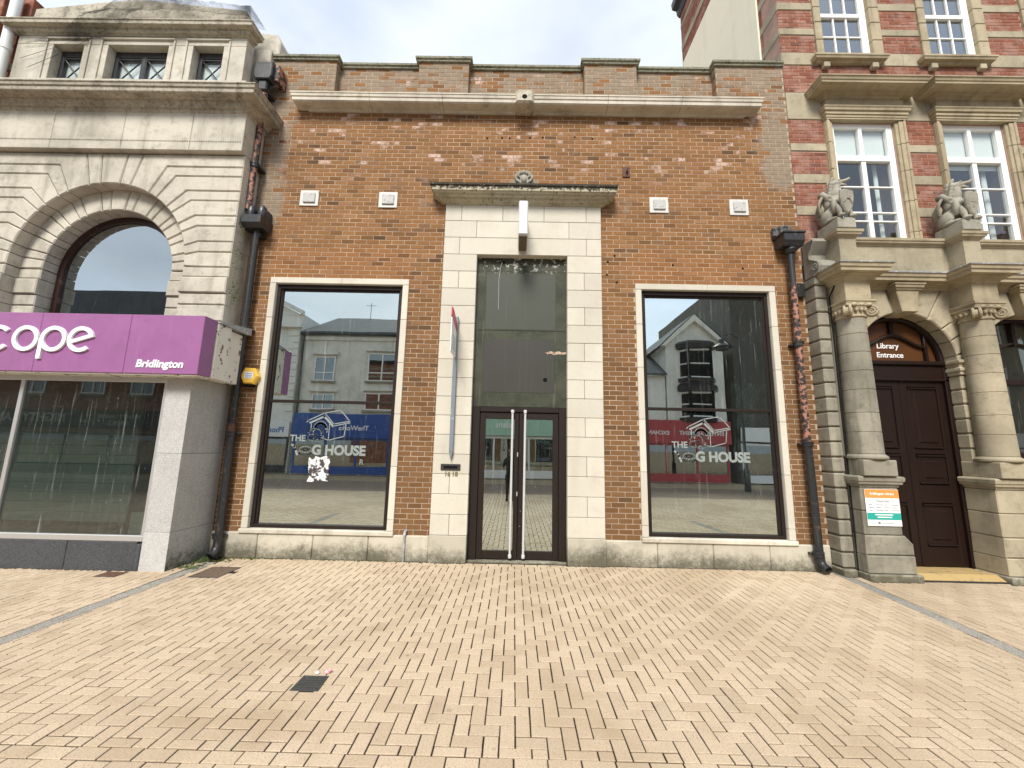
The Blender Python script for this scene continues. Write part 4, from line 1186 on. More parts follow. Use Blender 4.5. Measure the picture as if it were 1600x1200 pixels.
# shop front below the sign
obj('stall_riser', MB().cbox(SX0, -7.35, -.80, -.5, -.02, .385, .008), MT['dgranite'], sc)
for a, b in ((-7.345, -6.27), (-6.265, -5.28)): obj('stall_riser', MB().cbox(a, b, -.80, -.5, -.02, .385, .008), MT['dgranite'], sc)
obj('riser_end', MB().cbox(-5.277, -5.21, -.815, -.5, -.02, .36, .008), MT['dgranite'], sc)
for a, b in ((-.02, .52), (.525, 1.62), (1.625, 2.76)):
    obj('granite_pier_slab', MB().prism([(-5.205, -.80), (-4.835, -.80), (-4.835, -.74), (-5.205, -.6)], b, a, .006, 'Z', back=True), MT['granite'], sc)
    obj('granite_side_slab', MB().prism([(-4.834, -.798), (-4.80, -.02), (-5.0, -.02), (-5.0, -.735), (-4.836, -.735)], b, a, .006, 'Z', back=True), MT['granite_mossy'], sc)
sw = obj('shop_window_frame', MB().cbox(SX0, -5.21, -.80, -.72, .387, .47, .008).cbox(-5.25, -5.208, -.795, -.72, .47, 2.74, .006).cbox(SX0, -5.21, -.80, -.72, 2.66, 2.745, .006).cbox(-7.42, -7.36, -.795, -.72, .47, 2.66, .006), MT['alu'], sc)
obj('shop_pane', MB().box(-7.36, -5.25, -.765, -.759, .465, 2.67), MT['glassd'], sw)
obj('shop_pane', MB().box(SX0, -7.42, -.765, -.759, .465, 2.67), MT['glassd'], sw)
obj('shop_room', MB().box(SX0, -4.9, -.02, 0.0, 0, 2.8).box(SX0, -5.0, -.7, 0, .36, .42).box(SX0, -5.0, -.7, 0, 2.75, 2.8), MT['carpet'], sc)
sl_ = MB()
for k in range(15): sl_.cbox(SX0, -6.15, -.10 + .0, -.06, .5 + k * .15, .645 + k * .15, .006)
obj('slat_wall', sl_, MT['slatwall'], sc)
obj('display_card', MB().box(-5.52, -5.28, -.70, -.69, .47, .77), MT['slatwall'], sc)
# purple sign
sg = root('shop_sign', (-7.1, -.95, 2.75), 'faded purple shop fascia sign with raised white letters', 'sign')
YS_ = -1.05
for a, b in ((SX0, -6.98), (-6.977, -5.66), (-5.657, -4.578)):
    obj('sign_panel', MB().cbox(a, b, YS_, -.80, 2.752, 3.63, .006), MT['purple'], sg)
obj('sign_underside', MB().box(SX0, -4.60, -1.03, -.8, 2.735, 2.751), MT['dirtywhite'], sg)
def ring(cx, cz, ro, ri, a0, a1, n=40):
    o = [(cx + ro * math.cos(R(a0 + (a1 - a0) * k / n)), cz + ro * math.sin(R(a0 + (a1 - a0) * k / n))) for k in range(n + 1)]
    i = [(cx + ri * math.cos(R(a0 + (a1 - a0) * k / n)), cz + ri * math.sin(R(a0 + (a1 - a0) * k / n))) for k in range(n + 1)]
    mb = MB()
    y0, y1 = YS_ - .028, YS_ + .001
    vs = [(p[0], y, p[1]) for y in (y0, y1) for q in (o, i) for p in q]
    m_ = n + 1
    fs = []
    for k in range(n): fs += [(k, k + 1, m_ + k + 1, m_ + k), (k, 2 * m_ + k, 2 * m_ + k + 1, k + 1), (m_ + k, m_ + k + 1, 3 * m_ + k + 1, 3 * m_ + k)]
    fs += [(0, m_, 3 * m_, 2 * m_), (n, 2 * m_ + n, 3 * m_ + n, m_ + n)]
    return mb.add(vs, fs)
lz, ro, ri = 3.235, .192, .135
ys = (YS_ - .028, YS_ + .001)
obj('letter_c', ring(-7.555, lz, ro, ri, 42, 318), MT['letter'], sg)
obj('letter_o', ring(-7.145, lz, ro, ri, 0, 360), MT['letter'], sg)
obj('letter_p', ring(-6.735, lz, ro, ri, 0, 360).box(-6.934, -6.874, ys[0] - .0015, ys[1], 2.935, 3.235), MT['letter'], sg)
e_ = ring(-6.335, lz, ro, ri, 24, 312)
e_.prism([(-6.51, 3.155), (-6.145, 3.275), (-6.165, 3.325), (-6.50, 3.21)], YS_ - .029, YS_ + .0, 0)
obj('letter_e', e_, MT['letter'], sg)
text('letter_s', 's', -8.0, YS_ - .014, 3.045, MT['letter'], sg, height=.385, ext=.014)
text('town_name', 'Bridlington', -5.475, YS_ - .005, 2.805, MT['letter'], sg, width=.685, ext=.004, bold=.03, shear=.12)
obj('sign_box_end', MB().cbox(-4.80, -4.56, -.79, -.50, 2.74, 3.60, .01).cbox(-4.80, -4.62, -.49, -.1, 2.74, 3.58, .01), MT['dirtywhite'], sc)
obj('lead_capping', MB().prism([(-.80, 3.62), (-.80, 3.60), (-.08, 3.60), (-.08, 3.72)], -4.84, -4.53, .004, 'X', back=True), MT['lead'], sc)

# ------------------------------------------------------------------ red brick building past the cream one, with a white pipe
lb_ = root('red_building', (-12, 0, 0), 'red brick building behind the white pipe at far upper left', 'building')
FB = brick_mat('far_red_brick', RDB, 0, .075, .225, grey=.2)
obj('wall', MB().box(-16, SX0 - .02, -.40, 6, 0, 7.9).box(-16, AX0 - .035, -.40, 6, 7.96, 10.0), FB, lb_)
obj('corner_pier', MB().cbox(-10.1, -9.56, -.56, -.401, 7.96, 10.0, .01), FB, lb_)
for z in (8.42, 9.25): obj('stone_band', MB().cbox(-16, AX0 - .04, -.425, -.40, z, z + .14, .006), MT['sand'], lb_)
obj('eaves_gutter', MB().cbox(-16, -8.72, .14, .40, 10.02, 10.16, .03).cbox(-16, AX0 - .3, -.72, -.41, 10.0, 10.14, .03), MT['blackiron'], lb_)
wp = root('white_pipe', (-9.34, -.5, 7.9), 'white plastic downpipe on red brick at upper left edge', 'drainpipe')
obj('pipe', MB().tube([(-9.36, -.53, 7.9), (-9.36, -.53, 9.95)], .075, 16), MT['plastic'], wp, smooth=40)
obj('pipe_collar', MB().tube([(-9.36, -.53, 8.72), (-9.36, -.53, 8.82)], .086, 16), MT['plastic'], wp, smooth=40)

# ------------------------------------------------------------------ library (right)
LX0, LX1 = 5.03, 12.0
lib = root('library_building', (8.0, 0, 0), 'red brick and sandstone library with columned entrance and dark brown door', 'building')
BAYX, GBX, BAY = 6.385, 6.49, 2.035
bays = [BAYX + BAY * i for i in range(3)]
gb = [GBX + BAY * i for i in range(3)]
lh_ = [(b - .58, b + .58, 5.0, 7.97) for b in bays] + [(b - .55, b + .42, 9.42, 11.6) for b in bays]
mb = MB()
for a, b, c, d in split(LX0, LX1, 5.1, 13.5, lh_): mb.box(a, b, .005, .45, c, d)
obj('wall_core', mb, MT['lmortar'], lib)
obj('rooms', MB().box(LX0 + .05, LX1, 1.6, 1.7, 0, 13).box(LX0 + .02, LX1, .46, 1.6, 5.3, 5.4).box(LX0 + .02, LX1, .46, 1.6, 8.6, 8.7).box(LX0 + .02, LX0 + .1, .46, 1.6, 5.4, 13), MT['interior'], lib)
bands = [(6.06, 6.25), (6.70, 6.89), (7.36, 7.52), (8.02, 8.60), (9.21, 9.48), (9.89, 10.04), (10.47, 10.64), (11.08, 11.25), (11.7, 11.9)]
bx = [(b - .69, b + .76) for b in bays]          # lower surrounds
ux = [(b - .68, b + .59) for b in bays]          # upper surrounds
for z0, z1 in bands:
    hs = bx if z1 < 8.61 else ux if z1 > 9.5 else []
    for a, b, _, _ in split(LX0, LX1, z0, z1, [(p, q, z0 - .1, z1 + .1) for p, q in hs]):
        n = max(1, round((b - a) / .75))
        for k in range(n): obj('band_stone', MB().cbox(a + (b - a) * k / n + .002, a + (b - a) * (k + 1) / n - .002, -.012, .1, z0 + .003, z1 - .003, .006), MT['sand'], lib)
zz = [5.45] + [z for p in bands for z in p] + [12.6]
bk = []
for i in range(0, len(zz), 2):
    z0, z1 = zz[i], zz[i + 1]
    hs = bx if z1 < 8.7 else ux if z1 > 9.5 else []
    bk += field(LX0, LX1, z0, z1, [(p, q, z0 - 1, z1 + 1) for p, q in hs], 0.0, .0745, .232, 5.7)
bk = [b for b in bk if b[0] < 10.2 or True]
lay_bricks(lib, bk, MT['lbrick'], .0745, .232)
# brick return and rendered flank seen over the shop parapet
obj('flank_wall', MB().box(LX0 + .005, LX0 + .4, .02, 4.1, 8.5, 16.2).box(LX0 + .3, LX1, 3.9, 4.1, 8.5, 16.2), brick_mat('flank_red_brick', RDB, 5.7, .0745, .232, grey=.25), lib)
obj('rendered_flank', MB().cbox(LX0 - .035, LX0 + .004, .54, 4.0, 8.5, 13.7, .01), MT['cream_render'], lib)
for z0, z1 in bands[4:]: obj('flank_band', MB().cbox(LX0 - .008, LX0 + .01, .003, .537, z0, z1, .004), MT['sand'], lib)
for z0, z1 in ((14.2, 14.4), (15.0, 15.15)): obj('flank_band', MB().cbox(LX0 - .008, LX0 + .01, .003, 4.1, z0, z1, .004), MT['sand'], lib)
obj('flank_eaves', MB().sweep([(LX0 + .02, 4.15), (LX0 + .02, .1)], [(0, 15.5), (.05, 15.52), (.1, 15.6), (.12, 15.75), (.25, 15.8), (.27, 16.0), (0, 16.1)]), MT['blackiron'], lib)
# first-floor windows
for i, b in enumerate(bays):
    a0, a1 = b - .565, b + .595         # opening
    YS2 = -.085
    s_ = MB()
    for x0, x1, sgn in ((b - .70, a0, -1), (a1, b + .77, 1)):
        w_ = x1 - x0
        zc = [5.0, 5.75, 6.35, 6.95, 7.5, 7.97]
        for p, q in zip(zc, zc[1:]):
            m2 = MB().cbox(x0, x1, YS2 + .045, .2, p + .002, q - .002, .006)
            u0, u1 = (x0 + .03, x1 - .035) if sgn > 0 else (x0 + .035, x1 - .03)
            m2.cbox(x0 + (.003 if sgn < 0 else .05), x1 - (.05 if sgn < 0 else .003), YS2 + .02, .1, p + .003, q - .003, .006)
            if sgn > 0: m2.cbox(x1 - .05, x1 - .006, YS2, .1, p + .003, q - .003, .01)
            else: m2.cbox(x0 + .006, x0 + .05, YS2, .1, p + .003, q - .003, .01)
            obj('window_jamb_stone', m2, MT['sandc'], lib)
    ar = [(0, 7.97), (.0, 8.0), (.012, 8.005), (.012, 8.05), (.03, 8.055), (.03, 8.11), (.055, 8.12), (.06, 8.16), (.075, 8.18), (.075, 8.20), (0, 8.21)]
    obj('architrave', MB().sweep([(b - .70, .1), (b - .70, YS2), (b + .77, YS2), (b + .77, .1)], ar), MT['sandc'], lib)
    obj('lintel_back', MB().box(a0 - .1, a1 + .1, YS2 + .003, .2, 7.972, 8.2), MT['sandc'], lib)
    obj('window_frieze', MB().cbox(b - .68, b + .75, -.10, .1, 8.205, 8.385, .006), MT['sandc'], lib)
    co = [(0, 8.375), (.02, 8.38), (.04, 8.41), (.09, 8.42), (.11, 8.45), (.28, 8.455), (.285, 8.49), (.30, 8.50), (.315, 8.545), (.33, 8.55), (.33, 8.565), (0, 8.60)]
    obj('window_cornice', MB().sweep([(b - .68, .05), (b - .68, -.10), (b + .65, -.10), (b + .65, .05)], co), MT['sandc'], lib)
    # timber window
    y0, y1 = .02, .10
    zb, zt = 5.55, 7.97
    f = MB()
    f.cbox(a0, a0 + .07, y0, y1, zb, zt, .006).cbox(a1 - .12, a1, y0, y1, zb, zt, .006).cbox(a0 + .068, a1 - .118, y0 + .002, y1, zt - .10, zt, .006)
    f.cbox(a0 + .068, a1 - .118, y0 - .01, y1, 7.18, 7.30, .008)
    mx0 = (a0 + .07 + a1 - .12) / 2
    f.cbox(mx0 - .042, mx0 + .042, y0 + .004, y1, zb, 7.19, .005).cbox(mx0 - .036, mx0 + .036, y0 + .004, y1, 7.29, zt - .09, .005)
    for z in (6.66, 6.15, 5.98): f.cbox(a0 + .06, a1 - .11, y0 + .015, y1 - .01, z, z + .028, .004)
    w = obj('sash_window', f, MT['white'], lib)
    obj('window_pane', MB().box(a0 + .03, a1 - .05, .062, .067, zb, zt - .05), MT['glassv'], w)
    obj('roller_blind', MB().box(a0 + .05, a1 - .1, .115, .12, 7.2 if i != 1 else 7.1, zt), MT['blind'], w)
    if i == 0: obj('curtain', MB().cbox(a1 - .28, a1 - .2, .2, .24, zb, zt, .02), MT['blind'], w)
    if i == 1: obj('curtain', MB().cbox(a1 - .30, a1 - .2, .2, .24, zb, zt, .02), MT['blind'], w)
    # second-floor window
    c0, c1 = b - .545, b + .40
    zs = [9.42, 9.75, 10.15, 10.5, 10.9, 11.6]
    for x0, x1 in ((b - .685, c0), (c1, b + .595)):
        for p, q in zip(zs, zs[1:]): obj('window_jamb_stone', MB().cbox(x0, x1, -.05, .2, p + .002, q - .002, .012), MT['sandc'], lib)
    sp_ = [(0, 9.20), (.03, 9.21), (.05, 9.24), (.10, 9.25), (.115, 9.29), (.125, 9.295), (.125, 9.33), (0, 9.40)]
    obj('window_sill', MB().sweep([(b - .69, .05), (b - .69, -.03), (b + .46, -.03), (b + .46, .05)], sp_), MT['sandc'], lib)
    obj('sill_bed', MB().box(b - .56, b + .42, -.02, .2, 9.39, 9.425), MT['sandc'], lib)
    for x in (b - .62, b + .30): obj('sill_bracket', MB().cbox(x, x + .12, -.09, .0, 9.10, 9.215, .01), MT['sand'], lib)
    f = MB().cbox(c0, c0 + .05, .03, .11, 9.42, 11.6, .005).cbox(c1 - .13, c1, .03, .11, 9.42, 11.6, .006).cbox(c0 + .048, c1 - .128, .032, .11, 9.425, 9.5, .005).cbox(c0 + .04, c1 - .12, .02, .11, 10.34, 10.43, .006)
    xa, xb = c0 + .05, c1 - .13
    for k in (1, 2): f.cbox(xa + (xb - xa) * k / 3 - .014, xa + (xb - xa) * k / 3 + .014, .04, .10, 9.45, 11.6, .003)
    for z in (9.90, 10.85): f.cbox(xa, xb, .043, .10, z, z + .028, .003)
    w = obj('sash_window', f, MT['white'], lib)
    obj('window_pane', MB().box(c0 + .02, c1 - .04, .07, .075, 9.42, 11.6), MT['glassw'], w)
# ---- entrance storey
YW = -.20
obj('entrance_core', MB().box(LX0 + .03, 5.68, -.18, .45, 0, 5.1).box(7.31, 7.70, -.17, .45, 0, 5.1).box(9.34, 9.74, -.17, .45, 0, 5.1).box(LX0 + .032, LX1, -.172, .452, 4.2, 5.15).box(LX0, LX1, 1.0, 1.1, 0, 5.1), MT['sandg'], lib)
# rusticated corner pier
zr = [.11, .34]
while zr[-1] < 4.5: zr.append(zr[-1] + .2385)
for k, (p, q) in enumerate(zip(zr, zr[1:])): obj('rusticated_stone', MB().cbox(LX0 - .002, 5.215, -.25, .1, p + .006, q - .008, .02), MT['sandg'], lib)
obj('pier_cap_stone', MB().cbox(LX0 - .01, 5.225, -.27, .1, zr[-1], 4.78, .02), MT['sandg'], lib)
obj('pier_foot', MB().cbox(LX0 - .02, 5.212, -.29, .1, -.02, .105, .02), MT['limebase'], lib)
tag(obj('cable', MB().tube([(5.226, -.27, .02), (5.224, -.275, .9), (5.23, -.27, 1.5), (5.222, -.272, 2.6), (5.232, -.27, 3.9), (5.224, -.275, 4.4), (5.27, -.36, 4.6)], .011, 7), MT['wire']), 'black cable running down between corner pier and first column', 'cable')
# scroll console at the corner
sp = []
for k in range(40):
    a = k / 39
    sp.append((-.12 - .17 * math.sin(a * 3.0) * (1 - a * .2), 5.45 - .62 * a - .06 * math.sin(a * 6.28)))
sc_ = MB()
pts = [(-.02, 5.47), (-.30, 5.45), (-.34, 5.38), (-.27, 5.28), (-.20, 5.19), (-.21, 5.11), (-.29, 5.06), (-.38, 5.0), (-.41, 4.91), (-.37, 4.82), (-.28, 4.79), (-.02, 4.79)]
sc_.prism(pts, LX0 + .0, LX0 + .37, .015, 'X', back=True)
for r0, yy, z0 in ((.07, -.30, 4.92),):
    sp = [(LX0 - .012, yy + r0 * (1 - k / 26) * math.cos(k * .5), z0 + r0 * (1 - k / 26) * math.sin(k * .5)) for k in range(24)]
    sc_.tube(sp, .014, 6)
sc_.tube([(LX0 - .005, p[0] + .02, p[1]) for p in pts[1:-1]], .016, 6)
obj('scroll_console', sc_, MT['griff'], lib, smooth=40)
# arches
def larch(cx, zs=3.38, r=.80):
    Jl = [(11, None, 0), (30, None, 0), (49, 4.12, .92), (66, 3.86, .97), (84, 3.56, 1.0)]
    zt = 4.62
    def P(rr, a, s): return (cx + s * rr * math.sin(R(a)), zs + rr * math.cos(R(a)))
    def A(a0, a1, s): return [P(r, a0 + (a1 - a0) * k / 4, s) for k in range(5)]
    def K(j, s): return (cx + s * min(1.0, (zt - zs) * math.tan(R(j[0]))), zt) if j[1] is None else (cx + s * j[2], j[1])
    for s in (-1, 1):
        xe = cx + s * 1.0175
        for a, b in zip(Jl, Jl[1:] + [(90, 3.40, 1.0)]):
            p = A(a[0], b[0], s)
            ka, kb = K(a, s), K(b, s)
            if b[1] is None: p += [kb, ka]
            elif a[1] is None: p += [kb, (xe, b[1]), (xe, zt), ka]
            else: p += [kb, (xe, b[1]), (xe, a[1]), ka]
            q = []
            for v in p:
                if not q or math.hypot(v[0] - q[-1][0], v[1] - q[-1][1]) > .004: q.append(v)
            obj('arch_stone', MB().prism(inset(ccw(q), .007), YW + U(-.002, .002), .05, .018), MT['sand'], lib)
        # impost and jamb stones
        im = [(0, 3.14), (.02, 3.15), (.02, 3.2), (.04, 3.21), (.04, 3.25), (.01, 3.27), (.01, 3.32), (.05, 3.345), (.05, 3.385), (.03, 3.395), (0, 3.395)]
        x0, x1 = sorted((cx + s * r, cx + s * 1.0))
        obj('impost', MB().sweep([(x0, .05), (x0, YW), (x1, YW), (x1, .05)], im), MT['sand'], lib)
        obj('impost_block', MB().box(x0 + .001, x1 - .001, YW + .001, .05, 3.14, 3.395), MT['sand'], lib)
        z = 3.14
        while z > .35:
            z2 = max(z - .2385, .11)
            if z2 < .3: z2 = .11
            obj('jamb_stone', MB().cbox(x0, x1, YW + U(-.002, .002), .05, z2 + .007, z - .007, .02), MT['sand'], lib)
            z = z2
    obj('keystone', MB().prism([(cx - .125, 4.16), (cx + .125, 4.16), (cx + .195, 4.56), (cx - .195, 4.56)], YW - .13, .05, .012), MT['sandc'], lib)
    obj('keystone_cap', MB().sweep([(cx - .20, YW), (cx - .20, YW - .14), (cx + .20, YW - .14), (cx + .20, YW)], [(-.01, 4.53), (.01, 4.535), (.015, 4.56), (.035, 4.57), (.04, 4.61), (.055, 4.62), (.055, 4.64), (-.01, 4.64)]), MT['sandc'], lib)
for cx in gb[:2]: larch(cx)
# door bay
cx = gb[0]
dr = 'door'
YD = .03
def leaf(x0, x1):
    f = MB().box(x0, x1, YD + .02, YD + .07, .10, 3.07)
    zs_ = [(.10, .40), (1.06, 1.36), (1.84, 1.93), (2.96, 3.07)]
    for a, b in zs_: f.cbox(x0 + .11, x1 - .11, YD, YD + .05, a, b, .01)
    f.cbox(x0, x0 + .12, YD - .002, YD + .05, .10, 3.07, .008).cbox(x1 - .12, x1, YD - .002, YD + .05, .10, 3.07, .008)
    o = obj('door_leaf', f, MT[dr], lib)
    for a, b in ((.40, 1.06), (1.36, 1.84), (1.93, 2.96)):
        p = MB().prism([(x0 + .135, a + .015), (x1 - .135, a + .015), (x1 - .135, b - .015), (x0 + .135, b - .015)], YD + .004, YD + .02, .015)
        p.prism([(x0 + .20, a + .085), (x1 - .20, a + .085), (x1 - .20, b - .085), (x0 + .20, b - .085)], YD - .014, YD + .01, .03)
        p.cbox(x0 + .13, x1 - .13, YD - .022, YD + .01, b - .035, b - .008, .006).cbox(x0 + .13, x1 - .13, YD - .022, YD + .01, a + .008, a + .035, .006)
        obj('raised_panel', p, MT[dr], o)
leaf(cx - .735, cx - .003); leaf(cx + .003, cx + .735)
obj('door_frame', MB().cbox(cx - .82, cx - .737, YD - .05, .2, .08, 3.3, .012).cbox(cx + .737, cx + .82, YD - .05, .2, .08, 3.3, .012).cbox(cx - .80, cx + .80, YD - .03, .2, 3.072, 3.33, .012).cbox(cx - .80, cx + .80, YD - .075, .15, 3.33, 3.40, .014).cbox(cx - .80, cx + .80, YD - .05, .15, 3.06, 3.10, .008), MT[dr], lib)
half = [(cx + .79 * math.cos(R(180 * k / 24)), 3.40 + .77 * math.sin(R(180 * k / 24))) for k in range(25)]
fl = obj('fanlight', MB().prism(half, YD + .05, YD + .12, 0), MT['fan'], lib)
fm = MB()
fm.tube([(cx + .775 * math.cos(R(180 * k / 24)), YD + .02, 3.40 + .755 * math.sin(R(180 * k / 24))) for k in range(25)], .05, 8)
fm.cbox(cx - .035, cx + .035, YD, YD + .07, 3.86, 4.15, .008)
fm.cbox(cx + .52, cx + .575, YD, YD + .07, 3.40, 3.92, .008).cbox(cx - .575, cx - .52, YD, YD + .07, 3.40, 3.92, .008)
ogee = []
for k in range(25):
    u = -1 + 2 * k / 24
    ogee.append((cx + .55 * u, YD + .02, 3.66 + .20 * (.5 + .5 * math.cos(math.pi * u)) ** 1.0))
fm.tube(ogee, .028, 8)
obj('fanlight_bar', fm, MT[dr], fl, smooth=40)
text('entrance_lettering', 'Library', cx - .255, YD + .045, 3.605, MT['letter'], lib, height=.125, ext=.004, bold=.012)
text('entrance_lettering', 'Entrance', cx - .27, YD + .045, 3.475, MT['letter'], lib, height=.092, ext=.004, bold=.012)
obj('doorstep', MB().prism([(-.42, -.02), (.2, -.02), (.2, .085), (-.30, .085), (-.42, .02)], cx - .82, cx + .82, .004, 'X', back=True), MT['step'], lib)
obj('door_mat_edge', MB().cbox(cx - .55, cx + .80, -.445, -.42, -.02, .022, .004), MT['iron'], lib)
# window bay
cx = gb[1]
half = [(cx - .79, .6), (cx + .79, .6)] + [(cx + .79 * math.cos(R(180 * k / 24)), 3.38 + .79 * math.sin(R(180 * k / 24))) for k in range(25)]
f = MB()
f.tube([(cx + .77 * math.cos(R(180 * k / 24)), .02, 3.38 + .77 * math.sin(R(180 * k / 24))) for k in range(25)], .05, 8)
f.cbox(cx - .82, cx - .73, -.02, .1, .5, 3.4, .01).cbox(cx + .73, cx + .82, -.02, .1, .5, 3.4, .01).cbox(cx - .8, cx + .8, -.03, .1, 3.02, 3.12, .01).cbox(cx - .8, cx + .8, -.02, .1, 1.82, 1.90, .01).cbox(cx - .03, cx + .03, -.01, .08, 3.7, 4.15, .006)
f.tube([(cx + .72 * (-1 + 2 * k / 24), .02, 3.5 + .24 * (.5 + .5 * math.cos(math.pi * (-1 + 2 * k / 24)))) for k in range(25)], .022, 8)
w = obj('arched_window', f, MT[dr], lib, smooth=40)
obj('window_pane', MB().prism(half, .05, .055, 0), MT['glassd'], w)
obj('window_apron', MB().cbox(cx - .80, cx + .80, -.1, .3, 0, .6, .01), MT['sand'], lib)
obj('window_notice', MB().box(cx - .70, cx - .3, .04, .045, 1.45, 1.80), MT['whiteboard'], w)
obj('notice_header', MB().box(cx - .70, cx - .3, .0375, .039, 1.70, 1.80), MT['teal'], w)
# columns on pedestals
def column(cx, idx):
    cy = -.34
    mats = 'sandg' if idx == 0 else 'sand'
    def blk(x0, x1, yf, z0, z1, b=.012, mt=None): return obj('pedestal_stone', MB().cbox(x0, x1, yf, .02, z0, z1, b), MT[mt or mats], lib)
    o = cx - 5.475
    x0, x1 = 5.235 + o, 5.80 + o
    obj('pedestal_foot', MB().cbox(5.215 + o, 5.985 + o, -.50, .02, -.02, .10, .015), MT['limebase'], lib)
    blk(x0 - .01, x1 + .13, -.46, .103, .355, .012)
    obj('pedestal_stone', MB().prism([(x0 - .01, .36), (x1 + .13, .36), (x1 + .13, .52), (x1 + .02, .64), (x0, .64)], -.46, .02, .02), MT[mats], lib)
    blk(x0, x1, -.445, .645, .985)
    blk(x0, x1, -.445, .99, 1.335)
    cp_ = [(-.02, 1.335), (.01, 1.34), (.015, 1.37), (.045, 1.385), (.05, 1.42), (.065, 1.43), (.07, 1.48), (.055, 1.50), (-.02, 1.51)]
    obj('pedestal_cap', MB().sweep([(x0, .0), (x0, -.445), (x1, -.445), (x1, .0)], cp_).box(x0 + .03, x1 - .03, -.42, 0, 1.336, 1.50), MT[mats], lib)
    blk(5.245 + o, 5.745 + o, -.455 - .1, 1.505, 1.745, .012)
    ba = [(.0, 0), (.245, 0), (.265, .02), (.265, .045), (.245, .065), (.235, .07), (.225, .085), (0, .085)]
    obj('column_base', MB().lathe(ba, (cx, cy, 1.745), 32), MT[mats], lib, smooth=40)
    zz_ = [1.83, 2.16, 2.46, 2.82, 3.12, 3.42, 3.72, 3.99]
    for k, (p, q) in enumerate(zip(zz_, zz_[1:])):
        r0 = .222 - .030 * (p - 1.83) / 2.16 - U(0, .002); r1 = .222 - .030 * (q - 1.83) / 2.16
        obj('column_drum', MB().lathe([(0, 0), (r0 - .008, .001), (r0, .008), (r1, q - p - .008), (r1 - .008, q - p - .001), (0, q - p)], (cx, cy, p), 32), MT[mats], lib, smooth=30)
    cap = MB().lathe([(.19, 0), (.212, .012), (.212, .03), (.2, .04), (.2, .09), (.235, .13), (.245, .16), (.2, .18), (0, .18)], (cx, cy, 3.985), 28)
    cap.cbox(cx - .235, cx + .235, cy - .235, cy + .2, 4.155, 4.205, .012)
    ca = obj('capital', cap, MT['sandc'], lib, smooth=40)
    for a in (45, 135, 225, 315):
        dx, dy = math.cos(R(a)), math.sin(R(a))
        c = Vector((cx + dx * .27, cy + dy * .27, 4.075))
        v = MB()
        tang = Vector((dx, dy, 0)); nrm = Vector((-dy, dx, 0))
        for side in (-1, 1):
            pts = []
            for k in range(30):
                q = k / 29
                rr = .082 * (1 - q * .85)
                an = math.pi / 2 - q * 4.2 * math.pi
                pts.append(c + tang * (rr * math.cos(an)) + Vector((0, 0, rr * math.sin(an))) + nrm * (side * (.035 + .02 * q)))
            v.tube([tuple(p) for p in pts], [.020 * (1 - .4 * k / 29) for k in range(30)], 7)
        v.tube([tuple(c - nrm * .045), tuple(c + nrm * .045)], .068, 16)
        v.tube([tuple(c + Vector((0, 0, .082)) - tang * .16), tuple(c + Vector((0, 0, .085)))], .028, 8)
        obj('volute', v, MT['sandc'], ca, smooth=45)
    bead = MB()
    for k in range(20):
        an = 2 * math.pi * k / 20
        bead.ball((cx + .222 * math.cos(an), cy + .222 * math.sin(an), 4.10), .026, .026, .038, 8, 6)
    for sx in (-.12, 0, .12): bead.ball((cx + sx, cy - .235, 4.175), .05, .03, .03, 8, 6)
    obj('egg_moulding', bead, MT['sandc'], ca, smooth=50)
    ab = [(0, 4.2), (.02, 4.205), (.02, 4.225), (.035, 4.235), (.035, 4.265), (0, 4.275)]
    obj('abacus', MB().sweep([(cx - .215, 0), (cx - .215, cy - .215), (cx + .215, cy - .215), (cx + .215, 0)], ab).box(cx - .2, cx + .2, cy - .2, 0, 4.2, 4.27), MT['sandc'], lib)
    obj('entablature_block', MB().cbox(cx - .205, cx + .205, cy - .205, 0, 4.277, 4.63, .008), MT['sandc'], lib)
for i in range(3): column(5.475 + BAY * i, i)
# entablature cornice breaking forward over each column
path = [(LX0 + .12, .0), (LX0 + .12, YW)]
for i in range(3):
    c = 5.475 + BAY * i
    path += [(c - .205, YW), (c - .205, -.545), (c + .205, -.545), (c + .205, YW)] if i else [(c - .205, YW), (c - .205, -.545), (c + .205, -.545), (c + .205, YW)]
path += [(LX1, YW)]
path = path[2:] if False else [(path[0][0] + .02, .0)] + path[2:]
path[0] = (5.27, .0)
path[1] = (5.27, YW)
path = [(5.27, 0.0), (5.27, -.545), (5.68, -.545), (5.68, YW)] + [p for i in (1, 2) for c in (5.475 + BAY * i,) for p in ((c - .205, YW), (c - .205, -.545), (c + .205, -.545), (c + .205, YW))] + [(LX1, YW)]
ep = [(0, 4.58), (.02, 4.59), (.03, 4.62), (.05, 4.625), (.065, 4.655), (.11, 4.665), (.115, 4.68), (.18, 4.685), (.185, 4.735), (.205, 4.745), (.215, 4.79), (.225, 4.795), (.225, 4.81), (0, 4.845)]
obj('entablature_cornice', MB().sweep(path, ep), MT['sandc'], lib)
def lead_flash(): 
    return [(.232, 4.80), (.236, 4.818), (0, 4.86)]
obj('lead_flashing', MB().sweep(path, lead_flash(), caps=False), MT['lead'], lib)
obj('entablature_top', MB().box(5.1, LX1, YW, .1, 4.6, 4.85), MT['sand'], lib)
